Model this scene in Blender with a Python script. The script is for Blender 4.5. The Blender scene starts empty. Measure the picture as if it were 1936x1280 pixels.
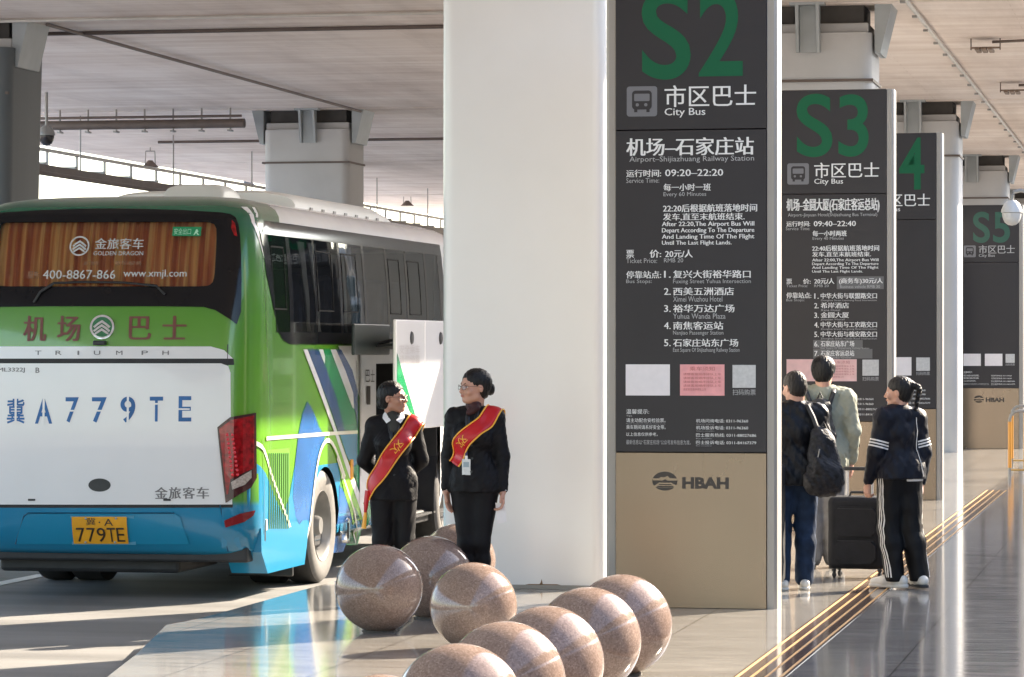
import bpy, bmesh, math, random
import numpy as np
from mathutils import Vector, Matrix

random.seed(7)
R = math.radians
SC = bpy.context.scene
COL = SC.collection

# ------------------------------------------------------------------ camera, sky, sun, exposure
EYE = 1.85                     # camera height over the platform
F = 6450.0                     # focal length in photo pixels (photo is 1936 px wide)
CX, CY = 968.0, 656.0          # vanishing centre / horizon in photo pixels
YAW = R(11.07)                 # the platform runs 11 degrees to the right of the view
SA, CA = math.sin(YAW), math.cos(YAW)

cam = bpy.data.cameras.new("camera")
cam.sensor_width = 36.0
cam.lens = F / 1936.0 * 36.0
cam.shift_y = 16.0 / 1936.0
cam.clip_start, cam.clip_end = 0.5, 2000.0
camo = bpy.data.objects.new("camera", cam)
camo.location = (0, 0, EYE)
camo.rotation_euler = (R(90), 0, 0)
COL.objects.link(camo)
SC.camera = camo

SUN_AZ, SUN_EL = R(49.0), R(30.0)
w = bpy.data.worlds.new("World")
SC.world = w
w.use_nodes = True
nt = w.node_tree
bg = nt.nodes["Background"]
sky = nt.nodes.new("ShaderNodeTexSky")
sky.sky_type = 'NISHITA'
sky.sun_disc = False
sky.sun_elevation = SUN_EL
sky.sun_rotation = SUN_AZ
sky.air_density = 1.0
sky.dust_density = 1.5
nt.links.new(sky.outputs[0], bg.inputs[0])
bg.inputs[1].default_value = 0.15

sl = bpy.data.lights.new("sun", 'SUN')
sl.energy = 4.3
sl.angle = R(0.6)
sl.color = (1.0, 0.87, 0.70)
so = bpy.data.objects.new("sun", sl)
sd = Vector((math.sin(SUN_AZ) * math.cos(SUN_EL), math.cos(SUN_AZ) * math.cos(SUN_EL), math.sin(SUN_EL)))
so.rotation_euler = (-sd).to_track_quat('-Z', 'Y').to_euler()
so.location = (20, 30, 30)
COL.objects.link(so)

SC.view_settings.view_transform = 'Standard'
SC.view_settings.look = 'None'
SC.view_settings.exposure = 2.33
SC.view_settings.gamma = 1.0
SC.render.engine = 'CYCLES'
cy = SC.cycles
cy.use_denoising = True
cy.max_bounces = 10
cy.diffuse_bounces = 8
cy.glossy_bounces = 4
cy.transparent_max_bounces = 8
cy.caustics_reflective = False
cy.caustics_refractive = False
cy.sample_clamp_indirect = 6.0

# ------------------------------------------------------------------ helpers
def W(px, py, d):
    """Point at camera distance d that photo pixel (px, py) shows."""
    return Vector(((px - CX) / F * d, d, EYE - (py - CY) / F * d))

def pu(p, u, z=0.0):
    """Platform coordinates (p to the right, u along the platform) to world."""
    return Vector((p * CA + u * SA, -p * SA + u * CA, z))

MATS = {}
def mat(name, col, rough=0.5, metal=0.0, var=0.0, scale=8.0, bump=0.0, bscale=60.0, coat=0.0, spec=0.5,
        stretch=(1, 1, 1), rvar=0.0, col2=None, emit=0.0):
    if name in MATS:
        return MATS[name]
    m = bpy.data.materials.new(name)
    m.use_nodes = True
    t = m.node_tree
    b = t.nodes["Principled BSDF"]
    b.inputs["Base Color"].default_value = (*col, 1)
    b.inputs["Roughness"].default_value = rough
    b.inputs["Metallic"].default_value = metal
    b.inputs["Specular IOR Level"].default_value = spec
    b.inputs["Coat Weight"].default_value = coat
    b.inputs["Coat Roughness"].default_value = 0.06
    if emit:
        b.inputs["Emission Color"].default_value = (*col, 1)
        b.inputs["Emission Strength"].default_value = emit
    if var or bump or rvar or col2:
        tc = t.nodes.new("ShaderNodeTexCoord")
        mp = t.nodes.new("ShaderNodeMapping")
        mp.inputs["Scale"].default_value = stretch
        t.links.new(tc.outputs["Object"], mp.inputs[0])
        n = t.nodes.new("ShaderNodeTexNoise")
        n.inputs["Scale"].default_value = scale
        n.inputs["Detail"].default_value = 5
        t.links.new(mp.outputs[0], n.inputs["Vector"])
        if var or col2:
            r = t.nodes.new("ShaderNodeValToRGB")
            c2 = col2 or tuple(min(1, c * (1 + var)) for c in col)
            c1 = col if col2 else tuple(c * (1 - var) for c in col)
            r.color_ramp.elements[0].position = 0.3
            r.color_ramp.elements[1].position = 0.7
            r.color_ramp.elements[0].color = (*c1, 1)
            r.color_ramp.elements[1].color = (*c2, 1)
            t.links.new(n.outputs["Fac"], r.inputs[0])
            t.links.new(r.outputs[0], b.inputs["Base Color"])
        if rvar:
            mr = t.nodes.new("ShaderNodeMapRange")
            mr.inputs[3].default_value = max(0.02, rough - rvar)
            mr.inputs[4].default_value = rough + rvar
            t.links.new(n.outputs["Fac"], mr.inputs[0])
            t.links.new(mr.outputs[0], b.inputs["Roughness"])
        if bump:
            n2 = t.nodes.new("ShaderNodeTexNoise")
            n2.inputs["Scale"].default_value = bscale
            n2.inputs["Detail"].default_value = 4
            t.links.new(mp.outputs[0], n2.inputs["Vector"])
            bp = t.nodes.new("ShaderNodeBump")
            bp.inputs["Strength"].default_value = bump
            bp.inputs["Distance"].default_value = 0.01
            t.links.new(n2.outputs["Fac"], bp.inputs["Height"])
            t.links.new(bp.outputs[0], b.inputs["Normal"])
    MATS[name] = m
    return m

def tag(o, label=None, cat=None, group=None, kind=None):
    if label: o["label"] = label
    if cat: o["category"] = cat
    if group: o["group"] = group
    if kind: o["kind"] = kind
    return o

def empty(name, loc, rz=0.0, label=None, cat=None, group=None, kind=None):
    o = bpy.data.objects.new(name, None)
    o.empty_display_size = 0.2
    o.location = loc
    o.rotation_euler = (0, 0, rz)
    COL.objects.link(o)
    return tag(o, label, cat, group, kind)

def link(name, me, m, parent=None, smooth=False):
    if smooth:
        me.polygons.foreach_set("use_smooth", [True] * len(me.polygons))
    if m is not None and not me.materials:
        me.materials.append(m)
    o = bpy.data.objects.new(name, me)
    COL.objects.link(o)
    if parent is not None:
        o.parent = parent
    return o

class MB:
    """Collects shapes and links them as one mesh object."""
    def __init__(self):
        self.bm = bmesh.new()

    def add(self, verts, faces):
        vs = [self.bm.verts.new(v) for v in verts]
        for f in faces:
            try:
                self.bm.faces.new([vs[i] for i in f])
            except ValueError:
                pass
        return vs

    def box(self, x0, x1, y0, y1, z0, z1, bev=0.0, seg=2):
        vs = self.add([(x0, y0, z0), (x1, y0, z0), (x1, y1, z0), (x0, y1, z0),
                       (x0, y0, z1), (x1, y0, z1), (x1, y1, z1), (x0, y1, z1)],
                      [(3, 2, 1, 0), (4, 5, 6, 7), (0, 1, 5, 4), (1, 2, 6, 5), (2, 3, 7, 6), (3, 0, 4, 7)])
        if bev:
            es = {e for v in vs for e in v.link_edges}
            bmesh.ops.bevel(self.bm, geom=list(es), offset=bev, segments=seg, affect='EDGES', profile=0.5)
        return self

    def prism(self, poly, axis, a0, a1):
        """poly: 2-D outline; extruded along axis 'x', 'y' or 'z' from a0 to a1."""
        def mk(p, a):
            return {'x': (a, p[0], p[1]), 'y': (p[0], a, p[1]), 'z': (p[0], p[1], a)}[axis]
        n = len(poly)
        self.add([mk(p, a0) for p in poly] + [mk(p, a1) for p in poly],
                 [tuple(range(n))[::-1], tuple(range(n, 2 * n))] +
                 [(i, (i + 1) % n, n + (i + 1) % n, n + i) for i in range(n)])
        return self

    def tube(self, pts, r, seg=10, cap=True):
        pts = [Vector(p) for p in pts]
        rs = r if isinstance(r, (list, tuple)) else [r] * len(pts)
        rings = []
        up = Vector((0.13, 0.31, 0.94))
        for i, p in enumerate(pts):
            a = pts[max(0, i - 1)]; b = pts[min(len(pts) - 1, i + 1)]
            t = (b - a).normalized()
            s = t.cross(up)
            if s.length < 1e-3: s = t.cross(Vector((1, 0, 0)))
            s.normalize()
            q = s.cross(t)
            rings.append([p + rs[i] * (math.cos(k * math.tau / seg) * s + math.sin(k * math.tau / seg) * q) for k in range(seg)])
        vs = [v for rg in rings for v in rg]
        fs = [(i * seg + k, i * seg + (k + 1) % seg, (i + 1) * seg + (k + 1) % seg, (i + 1) * seg + k)
              for i in range(len(pts) - 1) for k in range(seg)]
        if cap:
            fs += [tuple(range(seg))[::-1], tuple(range((len(pts) - 1) * seg, len(pts) * seg))]
        self.add(vs, fs)
        return self

    def lathe(self, prof, seg=32, axis='z', c=(0, 0, 0)):
        """prof: [(r, h)...] turned round an axis."""
        vs, fs = [], []
        n = len(prof)
        for k in range(seg):
            a = k * math.tau / seg
            for r, h in prof:
                x, y = r * math.cos(a), r * math.sin(a)
                p = {'z': (x, y, h), 'x': (h, x, y), 'y': (x, h, y)}[axis]
                vs.append((p[0] + c[0], p[1] + c[1], p[2] + c[2]))
        for k in range(seg):
            for i in range(n - 1):
                fs.append((k * n + i, ((k + 1) % seg) * n + i, ((k + 1) % seg) * n + i + 1, k * n + i + 1))
        self.add(vs, fs)
        return self

    def build(self, name, m, parent=None, smooth=False, weld=False):
        if weld:
            bmesh.ops.remove_doubles(self.bm, verts=self.bm.verts, dist=1e-5)
        bmesh.ops.recalc_face_normals(self.bm, faces=self.bm.faces)
        me = bpy.data.meshes.new(name)
        self.bm.to_mesh(me)
        self.bm.free()
        o = link(name, me, m, parent, False)
        if smooth:
            me.polygons.foreach_set("use_smooth", [True] * len(me.polygons))
            try:
                me.set_sharp_from_angle(angle=R(38))
            except Exception:
                pass
        return o

_text_cache = {}
def text_geo(s, bold=0.0, res=2):
    """2-D outline geometry of a line of writing: (verts Nx2, faces)."""
    k = (s, bold, res)
    if k in _text_cache:
        return _text_cache[k]
    c = bpy.data.curves.new("writing", 'FONT')
    c.body = s
    c.offset = bold
    c.resolution_u = res
    o = bpy.data.objects.new("writing", c)
    COL.objects.link(o)
    bpy.context.view_layer.update()
    me = bpy.data.meshes.new_from_object(o.evaluated_get(bpy.context.evaluated_depsgraph_get()))
    v = np.empty(len(me.vertices) * 3, dtype=np.float32)
    me.vertices.foreach_get("co", v)
    v = v.reshape(-1, 3)[:, :2].copy()
    f = [tuple(p.vertices) for p in me.polygons]
    bpy.data.objects.remove(o)
    bpy.data.curves.remove(c)
    bpy.data.meshes.remove(me)
    _text_cache[k] = (v, f)
    return v, f

def write(mb, s, x0, x1, z0, z1, fn, bold=0.0):
    """Fits a line of writing into the box x0..x1, z0..z1; fn maps (x, z) to a 3-D point."""
    v, f = text_geo(s, max(bold, 0.0), 8 if len(s) == 1 else 2)
    if not len(v):
        return
    lo, hi = v.min(0), v.max(0)
    sp = np.maximum(hi - lo, 1e-4)
    q = (v - lo) / sp
    if bold < 0:                 # heavier strokes: a second print a hair to the side, just under the first
        e = -bold * (z1 - z0)
        mb.add([tuple(np.array(fn(x0 + e + a * (x1 - x0), z0 + b * (z1 - z0))) + np.array((0, 0.0006, 0))) for a, b in q], f)
    mb.add([fn(x0 + a * (x1 - x0), z0 + b * (z1 - z0)) for a, b in q], f)

def noise3(P, seed=0, f=1.0, oct=3):
    """Smooth pseudo-noise from warped sines, about -1..1."""
    rng = np.random.RandomState(seed)
    out = 0; amp = 1.0; tot = 0
    for _ in range(oct):
        a = rng.normal(size=(3, 3)) * f
        ph = rng.uniform(0, 6.28, 3)
        s = [np.sin(P[..., 0] * a[i, 0] + P[..., 1] * a[i, 1] + P[..., 2] * a[i, 2] + ph[i]) for i in range(3)]
        out = out + amp * (s[0] * s[1] + 0.5 * s[2])
        tot += amp * 1.2
        amp *= 0.55; f *= 1.9
    return out / tot
# ------------------------------------------------------------------ setting: ground, platform, road, deck
ROADZ = -0.15
U0, DU = 25.7, 17.25            # front faces of the column rows along the platform
DECKZ = 6.18

def floor_material():
    m = bpy.data.materials.new("polished_granite_floor")
    m.use_nodes = True
    t = m.node_tree; N = t.nodes; L = t.links
    b = N["Principled BSDF"]
    tc = N.new("ShaderNodeTexCoord")
    br = N.new("ShaderNodeTexBrick")
    br.offset = 0.0
    br.inputs["Scale"].default_value = 1.0
    br.inputs["Mortar Size"].default_value = 0.006
    br.inputs["Mortar Smooth"].default_value = 0.2
    br.inputs["Brick Width"].default_value = 0.8
    br.inputs["Row Height"].default_value = 0.8
    br.inputs["Color1"].default_value = (0.285, 0.272, 0.255, 1)
    br.inputs["Color2"].default_value = (0.325, 0.312, 0.292, 1)
    br.inputs["Mortar"].default_value = (0.085, 0.08, 0.075, 1)
    L.new(tc.outputs["Object"], br.inputs["Vector"])
    mp = N.new("ShaderNodeMapping")
    mp.inputs["Scale"].default_value = (1.2, 7.0, 1)
    mp.inputs["Rotation"].default_value = (0, 0, R(28))
    L.new(tc.outputs["Object"], mp.inputs[0])
    n = N.new("ShaderNodeTexNoise"); n.inputs["Scale"].default_value = 1.6; n.inputs["Detail"].default_value = 7
    n.inputs["Distortion"].default_value = 0.6
    L.new(mp.outputs[0], n.inputs["Vector"])
    n2 = N.new("ShaderNodeTexNoise"); n2.inputs["Scale"].default_value = 140; n2.inputs["Detail"].default_value = 3
    L.new(tc.outputs["Object"], n2.inputs["Vector"])
    mx = N.new("ShaderNodeMix"); mx.data_type = 'RGBA'; mx.blend_type = 'MULTIPLY'
    mx.inputs[0].default_value = 1.0
    r = N.new("ShaderNodeValToRGB")
    r.color_ramp.elements[0].position = 0.32; r.color_ramp.elements[0].color = (0.70, 0.68, 0.66, 1)
    r.color_ramp.elements[1].position = 0.62; r.color_ramp.elements[1].color = (1.08, 1.06, 1.02, 1)
    L.new(n.outputs["Fac"], r.inputs[0])
    L.new(br.outputs["Color"], mx.inputs[6]); L.new(r.outputs[0], mx.inputs[7])
    mx2 = N.new("ShaderNodeMix"); mx2.data_type = 'RGBA'; mx2.blend_type = 'MULTIPLY'; mx2.inputs[0].default_value = 0.5
    r2 = N.new("ShaderNodeValToRGB")
    r2.color_ramp.elements[0].position = 0.35; r2.color_ramp.elements[0].color = (0.75, 0.75, 0.75, 1)
    r2.color_ramp.elements[1].position = 0.65
    L.new(n2.outputs["Fac"], r2.inputs[0])
    L.new(mx.outputs[2], mx2.inputs[6]); L.new(r2.outputs[0], mx2.inputs[7])
    L.new(mx2.outputs[2], b.inputs["Base Color"])
    mr = N.new("ShaderNodeMapRange"); mr.inputs[3].default_value = 0.045; mr.inputs[4].default_value = 0.15
    L.new(n.outputs["Fac"], mr.inputs[0]); L.new(mr.outputs[0], b.inputs["Roughness"])
    bp = N.new("ShaderNodeBump"); bp.inputs["Strength"].default_value = 0.035; bp.inputs["Distance"].default_value = 0.004
    n3 = N.new("ShaderNodeTexNoise"); n3.inputs["Scale"].default_value = 3.0; n3.inputs["Detail"].default_value = 3
    L.new(tc.outputs["Object"], n3.inputs["Vector"])
    L.new(n3.outputs["Fac"], bp.inputs["Height"]); L.new(bp.outputs[0], b.inputs["Normal"])
    return m

def deck_material():
    m = bpy.data.materials.new("board_marked_concrete")
    m.use_nodes = True
    t = m.node_tree; N = t.nodes; L = t.links
    b = N["Principled BSDF"]; b.inputs["Roughness"].default_value = 0.75
    tc = N.new("ShaderNodeTexCoord")
    def streak(scale, sx, sy, rot=0):
        mp = N.new("ShaderNodeMapping"); mp.inputs["Scale"].default_value = (sx, sy, 1); mp.inputs["Rotation"].default_value = (0, 0, rot)
        L.new(tc.outputs["Object"], mp.inputs[0])
        n = N.new("ShaderNodeTexNoise"); n.inputs["Scale"].default_value = scale; n.inputs["Detail"].default_value = 6
        n.inputs["Roughness"].default_value = 0.65
        L.new(mp.outputs[0], n.inputs["Vector"])
        return n.outputs["Fac"]
    a = streak(1.0, 0.16, 2.2); c = streak(1.0, 0.9, 0.12); d = streak(0.35, 1, 1)
    def ramp(s, p0, c0, p1, c1):
        r = N.new("ShaderNodeValToRGB")
        r.color_ramp.elements[0].position = p0; r.color_ramp.elements[0].color = (*c0, 1)
        r.color_ramp.elements[1].position = p1; r.color_ramp.elements[1].color = (*c1, 1)
        L.new(s, r.inputs[0]); return r.outputs[0]
    def mul(x, y, f=1.0):
        q = N.new("ShaderNodeMix"); q.data_type = 'RGBA'; q.blend_type = 'MULTIPLY'; q.inputs[0].default_value = f
        L.new(x, q.inputs[6]); L.new(y, q.inputs[7]); return q.outputs[2]
    base = ramp(a, 0.34, (0.78, 0.68, 0.61), 0.62, (0.92, 0.84, 0.78))
    base = mul(base, ramp(c, 0.30, (0.80, 0.78, 0.77), 0.55, (1, 1, 1)))
    base = mul(base, ramp(d, 0.35, (0.86, 0.82, 0.80), 0.6, (1, 1, 1)))
    bk = N.new("ShaderNodeTexBrick"); bk.inputs["Scale"].default_value = 1.0; bk.inputs["Brick Width"].default_value = 4.2; bk.inputs["Row Height"].default_value = 0.31
    bk.inputs["Mortar Size"].default_value = 0.008; bk.inputs["Mortar Smooth"].default_value = 0.4
    bk.inputs["Color1"].default_value = (0.955, 0.95, 0.945, 1); bk.inputs["Color2"].default_value = (1, 1, 1, 1); bk.inputs["Mortar"].default_value = (0.86, 0.84, 0.82, 1)
    L.new(tc.outputs["Object"], bk.inputs["Vector"])
    base = mul(base, bk.outputs["Color"])
    L.new(base, b.inputs["Base Color"])
    bp = N.new("ShaderNodeBump"); bp.inputs["Strength"].default_value = 0.3; bp.inputs["Distance"].default_value = 0.01
    L.new(a, bp.inputs["Height"]); L.new(bp.outputs[0], b.inputs["Normal"])
    return m

M_FLOOR = floor_material()
M_DECK = deck_material()
M_ROAD = mat("road_concrete", (0.185, 0.18, 0.172), 0.7, var=0.28, scale=0.9, bump=0.35, bscale=90, stretch=(0.35, 2.2, 1), rvar=0.08)
M_GROUND = mat("far_ground", (0.60, 0.55, 0.50), 0.9, var=0.2, scale=0.2)
M_KERB = mat("granite_kerb", (0.42, 0.40, 0.37), 0.3, var=0.15, scale=30)
M_COLUMN = mat("cream_column_panel", (0.80, 0.795, 0.79), 0.19, var=0.035, scale=0.8, rvar=0.07, bump=0.02, bscale=1.6)
M_CONC = mat("painted_concrete", (0.50, 0.50, 0.495), 0.65, var=0.06, scale=1.5, bump=0.1)
M_STEEL = mat("brushed_steel", (0.20, 0.157, 0.122), 0.27, 0.97, var=0.07, scale=0.9, stretch=(1.6, 1, 0.6), rvar=0.06)
M_POST = mat("satin_steel_post", (0.34, 0.315, 0.285), 0.48, 0.35, var=0.03, scale=3)
M_BRACKET = mat("grey_painted_steel", (0.36, 0.39, 0.40), 0.45, var=0.08, scale=3)
M_DARK = mat("dark_bearing", (0.06, 0.055, 0.05), 0.7, var=0.3, scale=3)
M_PIPE = mat("brown_pipe", (0.13, 0.10, 0.085), 0.55, var=0.15, scale=4)
M_PIPEL = mat("pale_pipe", (0.60, 0.57, 0.52), 0.5, var=0.1, scale=4)
M_GREYM = mat("grey_metal", (0.30, 0.29, 0.27), 0.45, 0.4)
M_WHITEP = mat("white_paint", (0.78, 0.77, 0.74), 0.5, var=0.04, scale=10)
M_BLACKP = mat("black_plastic", (0.02, 0.02, 0.022), 0.45, var=0.2, scale=20)

# far ground sheet
g = MB(); g.box(-900, 900, -300, 1500, -0.80, -0.40)
tag(g.build("ground", M_GROUND), kind="structure")
g = MB(); g.box(-14.0, 3.0, -40, 260, -0.40, ROADZ)
o = g.build("road", M_ROAD); o.rotation_euler.z = -YAW; tag(o, kind="structure")
g = MB()
def strip(p0, p1, u0, u1): g.box(p0, p1, u0, u1, ROADZ - 0.05, ROADZ + 0.004)
for k in range(12):
    strip(-9.85, -9.70, 22.0 + k * 10, 28.6 + k * 10)
o = g.build("road_marking", M_WHITEP); o.rotation_euler.z = -YAW; tag(o, kind="structure")

# platform outline in world x, y (kerb runs along u, then turns toward the left front)
def pu2(p, u): v = pu(p, u); return (v.x, v.y)
edge = [pu2(-6.55, 240), pu2(-6.55, 22.6), pu2(-6.57, 22.2), pu2(-6.62, 21.85), (-2.275, 21.3), (-2.262, 20.5), (-2.27, 19.2), (-2.45, 15), (-3.0, 9), (-3.6, 2), (-5, -30)]
outline = edge + [pu2(14, -32), pu2(14, 240)]
g = MB()
g.prism(outline, 'z', ROADZ - 0.2, 0.0)
o = g.build("platform", M_FLOOR); tag(o, kind="structure")
# rotate the floor's object axes so that its tiles run with the platform
o.rotation_euler.z = -YAW
o.data.transform(Matrix.Rotation(YAW, 4, 'Z'))

# left island carrying the other column row
g = MB(); g.box(-18.2, -14.02, 20, 240, -0.40, 0.0, 0.02)
o = g.build("traffic_island", M_KERB); o.rotation_euler.z = -YAW; tag(o, kind="structure")

# tactile paving strip let into the floor
M_TACT = mat("tactile_rib_brass", (0.58, 0.33, 0.12), 0.55, 0.0)
M_TACTB = mat("tactile_strip_base", (0.17, 0.115, 0.088), 0.09, var=0.1, scale=12)
tp = empty("tactile_paving", (0, 0, 0), -YAW, kind="structure")
g = MB(); g.box(-2.455, -2.165, 6, 44.3, -0.02, 0.004); g.build("strip_base", M_TACTB, tp)
g = MB()
for k in range(4):
    c = -2.43 + k * 0.080
    g.box(c - 0.0065, c + 0.0065, 6, 44.3, 0.0, 0.007)
g.build("guide_rib", M_TACT, tp)

# overhead deck: one slab per bay, joints open over the column rows
deck = empty("overhead_deck", (0, 0, 0), -YAW, "board marked concrete underside of the elevated road deck over the bus lane", "deck", kind="thing")
joints = [-43.0, -26.0, -8.7, 8.5] + [U0 + DU * k + 0.62 for k in range(0, 6)]
for a, b in zip(joints[:-1], joints[1:]):
    LE = -20.8 if a < 60 else -24.0
    g = MB(); g.box(LE, -1.85, a + 0.72, b - 0.72, DECKZ, DECKZ + 1.3, 0.02)
    g.build("deck_span", M_DECK, deck)
    g = MB(); g.box(LE, -1.85, b - 0.66, b + 0.66, DECKZ - 0.012, DECKZ + 1.25, 0.02)
    g.build("crosshead", M_DECK, deck)
    g = MB(); g.box(LE, -1.87, a + 0.60, a + 0.80, DECKZ + 0.06, DECKZ + 1.2)
    g.build("joint_filler", M_DARK, deck)

# unseen canopy added beyond the right edge to shade the inner platform
cn = empty("shade_canopy", (0, 0, 0), -YAW, "added unseen canopy shading the inner part of the platform", "canopy", kind="thing")
g = MB(); g.box(4.65, 9.0, -20, 140, 6.2, 6.6, 0.02); g.build("shade_slab", M_CONC, cn)
tb = empty("side_light_blocker", (0, 0, 0), -YAW, "added unseen glazed block cutting the side light from the right", "building", kind="thing")  # added out of view to cut the bright fill from the right
g = MB(); g.box(22.2, 50, -40, 150, 0, 11.0); g.build("wall", M_CONC, tb)
g = MB(); g.box(22.1, 22.19, -40, 150, 0.3, 10.6); g.build("glazing", mat("dark_facade_glass", (0.05, 0.07, 0.075), 0.12), tb)
g = MB()
for k in range(80): g.box(22.02, 22.1, -38 + k * 2.3, -37.92 + k * 2.3, 0.0, 10.7)
for z in (0.0, 3.0, 6.7, 10.6): g.box(22.0, 22.1, -40, 150, z, z + 0.25)
g.build("mullions", M_GREYM, tb)
fb = empty("distant_building", (0, 0, 0), -YAW, "long pale airport building far ahead beyond the end of the platform", "building", kind="thing")
g = MB(); g.box(0.5, 70, 172, 190, -0.4, 13.0); g.box(0, 70.5, 171.6, 172.0, 12.6, 13.6); g.build("wall", M_CONC, fb)
for z in (1.2, 4.6, 8.0):
    for k in range(11):
        g = MB(); g.box(2.5 + k * 6, 6.8 + k * 6, 171.9, 172.05, z, z + 2.3); g.build("window", MATS["dark_facade_glass"], fb)

# ------------------------------------------------------------------ columns with steel restrainers
def round_rect(x0, x1, y0, y1, r, seg=6):
    pts = []
    for cx_, cy_, a0 in ((x1 - r, y0 + r, -90), (x1 - r, y1 - r, 0), (x0 + r, y1 - r, 90), (x0 + r, y0 + r, 180)):
        for k in range(seg + 1):
            a = R(a0 + 90 * k / seg)
            pts.append((cx_ + r * math.cos(a), cy_ + r * math.sin(a)))
    return pts

def column(p0, p1, u, label, flare=0.0, tall=False, mt=None, group=None, base=0.0):
    """Column whose front face is at u; p0..p1 across, 1.3 m deep."""
    e = empty("concrete_column", pu((p0 + p1) / 2, u, base), -YAW, label, "column", group, "thing")
    hw = (p1 - p0) / 2
    top = DECKZ - 0.37 - base
    mt = mt or M_COLUMN
    g = MB()
    if flare:
        n = 10
        rings = []
        for i in range(n + 1):
            z = top * i / n
            k = 1 + flare * (i / n) ** 2
            rings.append([(x * k, (y - 0.65) * k + 0.65, z) for x, y in round_rect(-hw, hw, 0, 1.3, 0.16)])
        m_ = len(rings[0])
        g.add([v for r_ in rings for v in r_], [(i * m_ + j, i * m_ + (j + 1) % m_, (i + 1) * m_ + (j + 1) % m_, (i + 1) * m_ + j) for i in range(n) for j in range(m_)] + [tuple(range(n * m_, (n + 1) * m_))])
    else:
        g.prism(round_rect(-hw, hw, 0, 1.3, 0.10 if tall else 0.16), 'z', 0, top)
    g.build("shaft", mt, e, smooth=True)
    if tall:
        g = MB(); g.prism(round_rect(-hw - 0.012, hw + 0.012, -0.012, 1.312, 0.11), 'z', 0.002, 0.03)
        g.build("base_trim", M_GREYM, e, smooth=True)
        g = MB()
        g.prism([(0.13, 0.03), (0.16, 0.03), (0.155, 0.055), (0.15, 0.075), (0.143, 0.05)], 'y', -0.0012, 0.0)
        g.prism([(0.02, 0.03), (0.30, 0.03), (0.27, 0.037), (0.05, 0.036)], 'y', -0.0012, 0.0)
        g.build("rust_stain", mat("rust_brown", (0.22, 0.13, 0.07), 0.7), e)
        return e
    # bearing blocks between column and deck
    for x in (-hw * 0.52, hw * 0.52):
        g = MB(); g.box(x - 0.36, x + 0.36, 0.12, 1.18, top, top + 0.13, 0.02); g.build("plinth", M_CONC, e)
        g = MB(); g.box(x - 0.30, x + 0.30, 0.2, 1.1, top + 0.13, top + 0.365, 0.01); g.build("bearing", M_DARK, e)
    # H-shaped restrainer on the front face
    zt, zb = top + 0.365, top - 0.25
    g = MB()
    c = 0.06
    for x in (c - 0.13, c + 0.13):
        g.prism([(-0.24, zt), (-0.03, zt), (-0.03, zb), (-0.10, zb)], 'x', x - 0.02, x + 0.02)
    g.box(c - 0.105, c + 0.105, -0.075, -0.035, zb, zt)
    g.box(c - 0.22, c + 0.22, -0.24, -0.03, zt - 0.03, zt + 0.003)
    g.build("front_restrainer", M_BRACKET, e)
    for s in (-1, 1):
        g = MB()
        x0 = s * (hw + 0.03); x1 = s * (hw + 0.25)
        for y in (0.12, 0.95):
            g.prism([(x0, zt), (x1, zt), (x0 + s * 0.07, zb), (x0, zb)], 'y', y, y + 0.05)
        g.box(min(x0, x0 + s * 0.04), max(x0, x0 + s * 0.04), 0.17, 0.95, zb, zt)
        g.prism([(x1, zt), (x1 - s * 0.03, zt), (x0 + s * 0.05, zb), (x0 + s * 0.07, zb)], 'y', 0.17, 0.95)
        g.build("side_restrainer", M_BRACKET, e)
    # strap and conduit
    g = MB()
    g.box(-hw - 0.02, hw + 0.02, -0.022, -0.006, top - 0.62, top - 0.585)
    g.box(hw + 0.006, hw + 0.022, -0.02, 1.2, top - 0.62, top - 0.585)
    g.box(-hw - 0.022, -hw - 0.006, -0.02, 1.2, top - 0.62, top - 0.585)
    g.build("conduit_ring", M_PIPE, e)
    return e

column(-5.575, -4.30, U0 - 0.05, "wide white clad column in the middle behind the granite balls", tall=True)
lab = {1: "pale column standing behind the S3 sign", 2: "pale column between the S4 and S5 signs", 3: "pale column standing behind the S5 sign", 4: "farthest pale column of the row along the signs"}
for k in range(1, 5):
    column(-5.5, -3.8, U0 + DU * k, lab[k], mt=M_CONC, group="columns along the platform")
column(-16.6, -15.2, U0 + DU, "dark grey column at the left frame edge, flaring toward its top", flare=0.10, mt=mat("dark_grey_painted_steel", (0.115, 0.132, 0.14), 0.5, var=0.08, scale=1.5, stretch=(1, 1, 0.2)), group="columns beyond the bus lane")
lab = {2: "pale column rising behind the roof of the bus", 3: "far column of the bus lane row, two bays behind the bus", 4: "farthest column of the bus lane row"}
for k in (2, 3, 4):
    column(-16.4, -14.8, U0 + DU * k, lab[k], mt=M_CONC, group="columns beyond the bus lane")
column(-20.6, -19.3, U0 + DU * 3, "small distant column seen just right of the left frame column", mt=M_CONC, group="columns beyond the bus lane", flare=0.1, base=-0.4)

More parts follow.
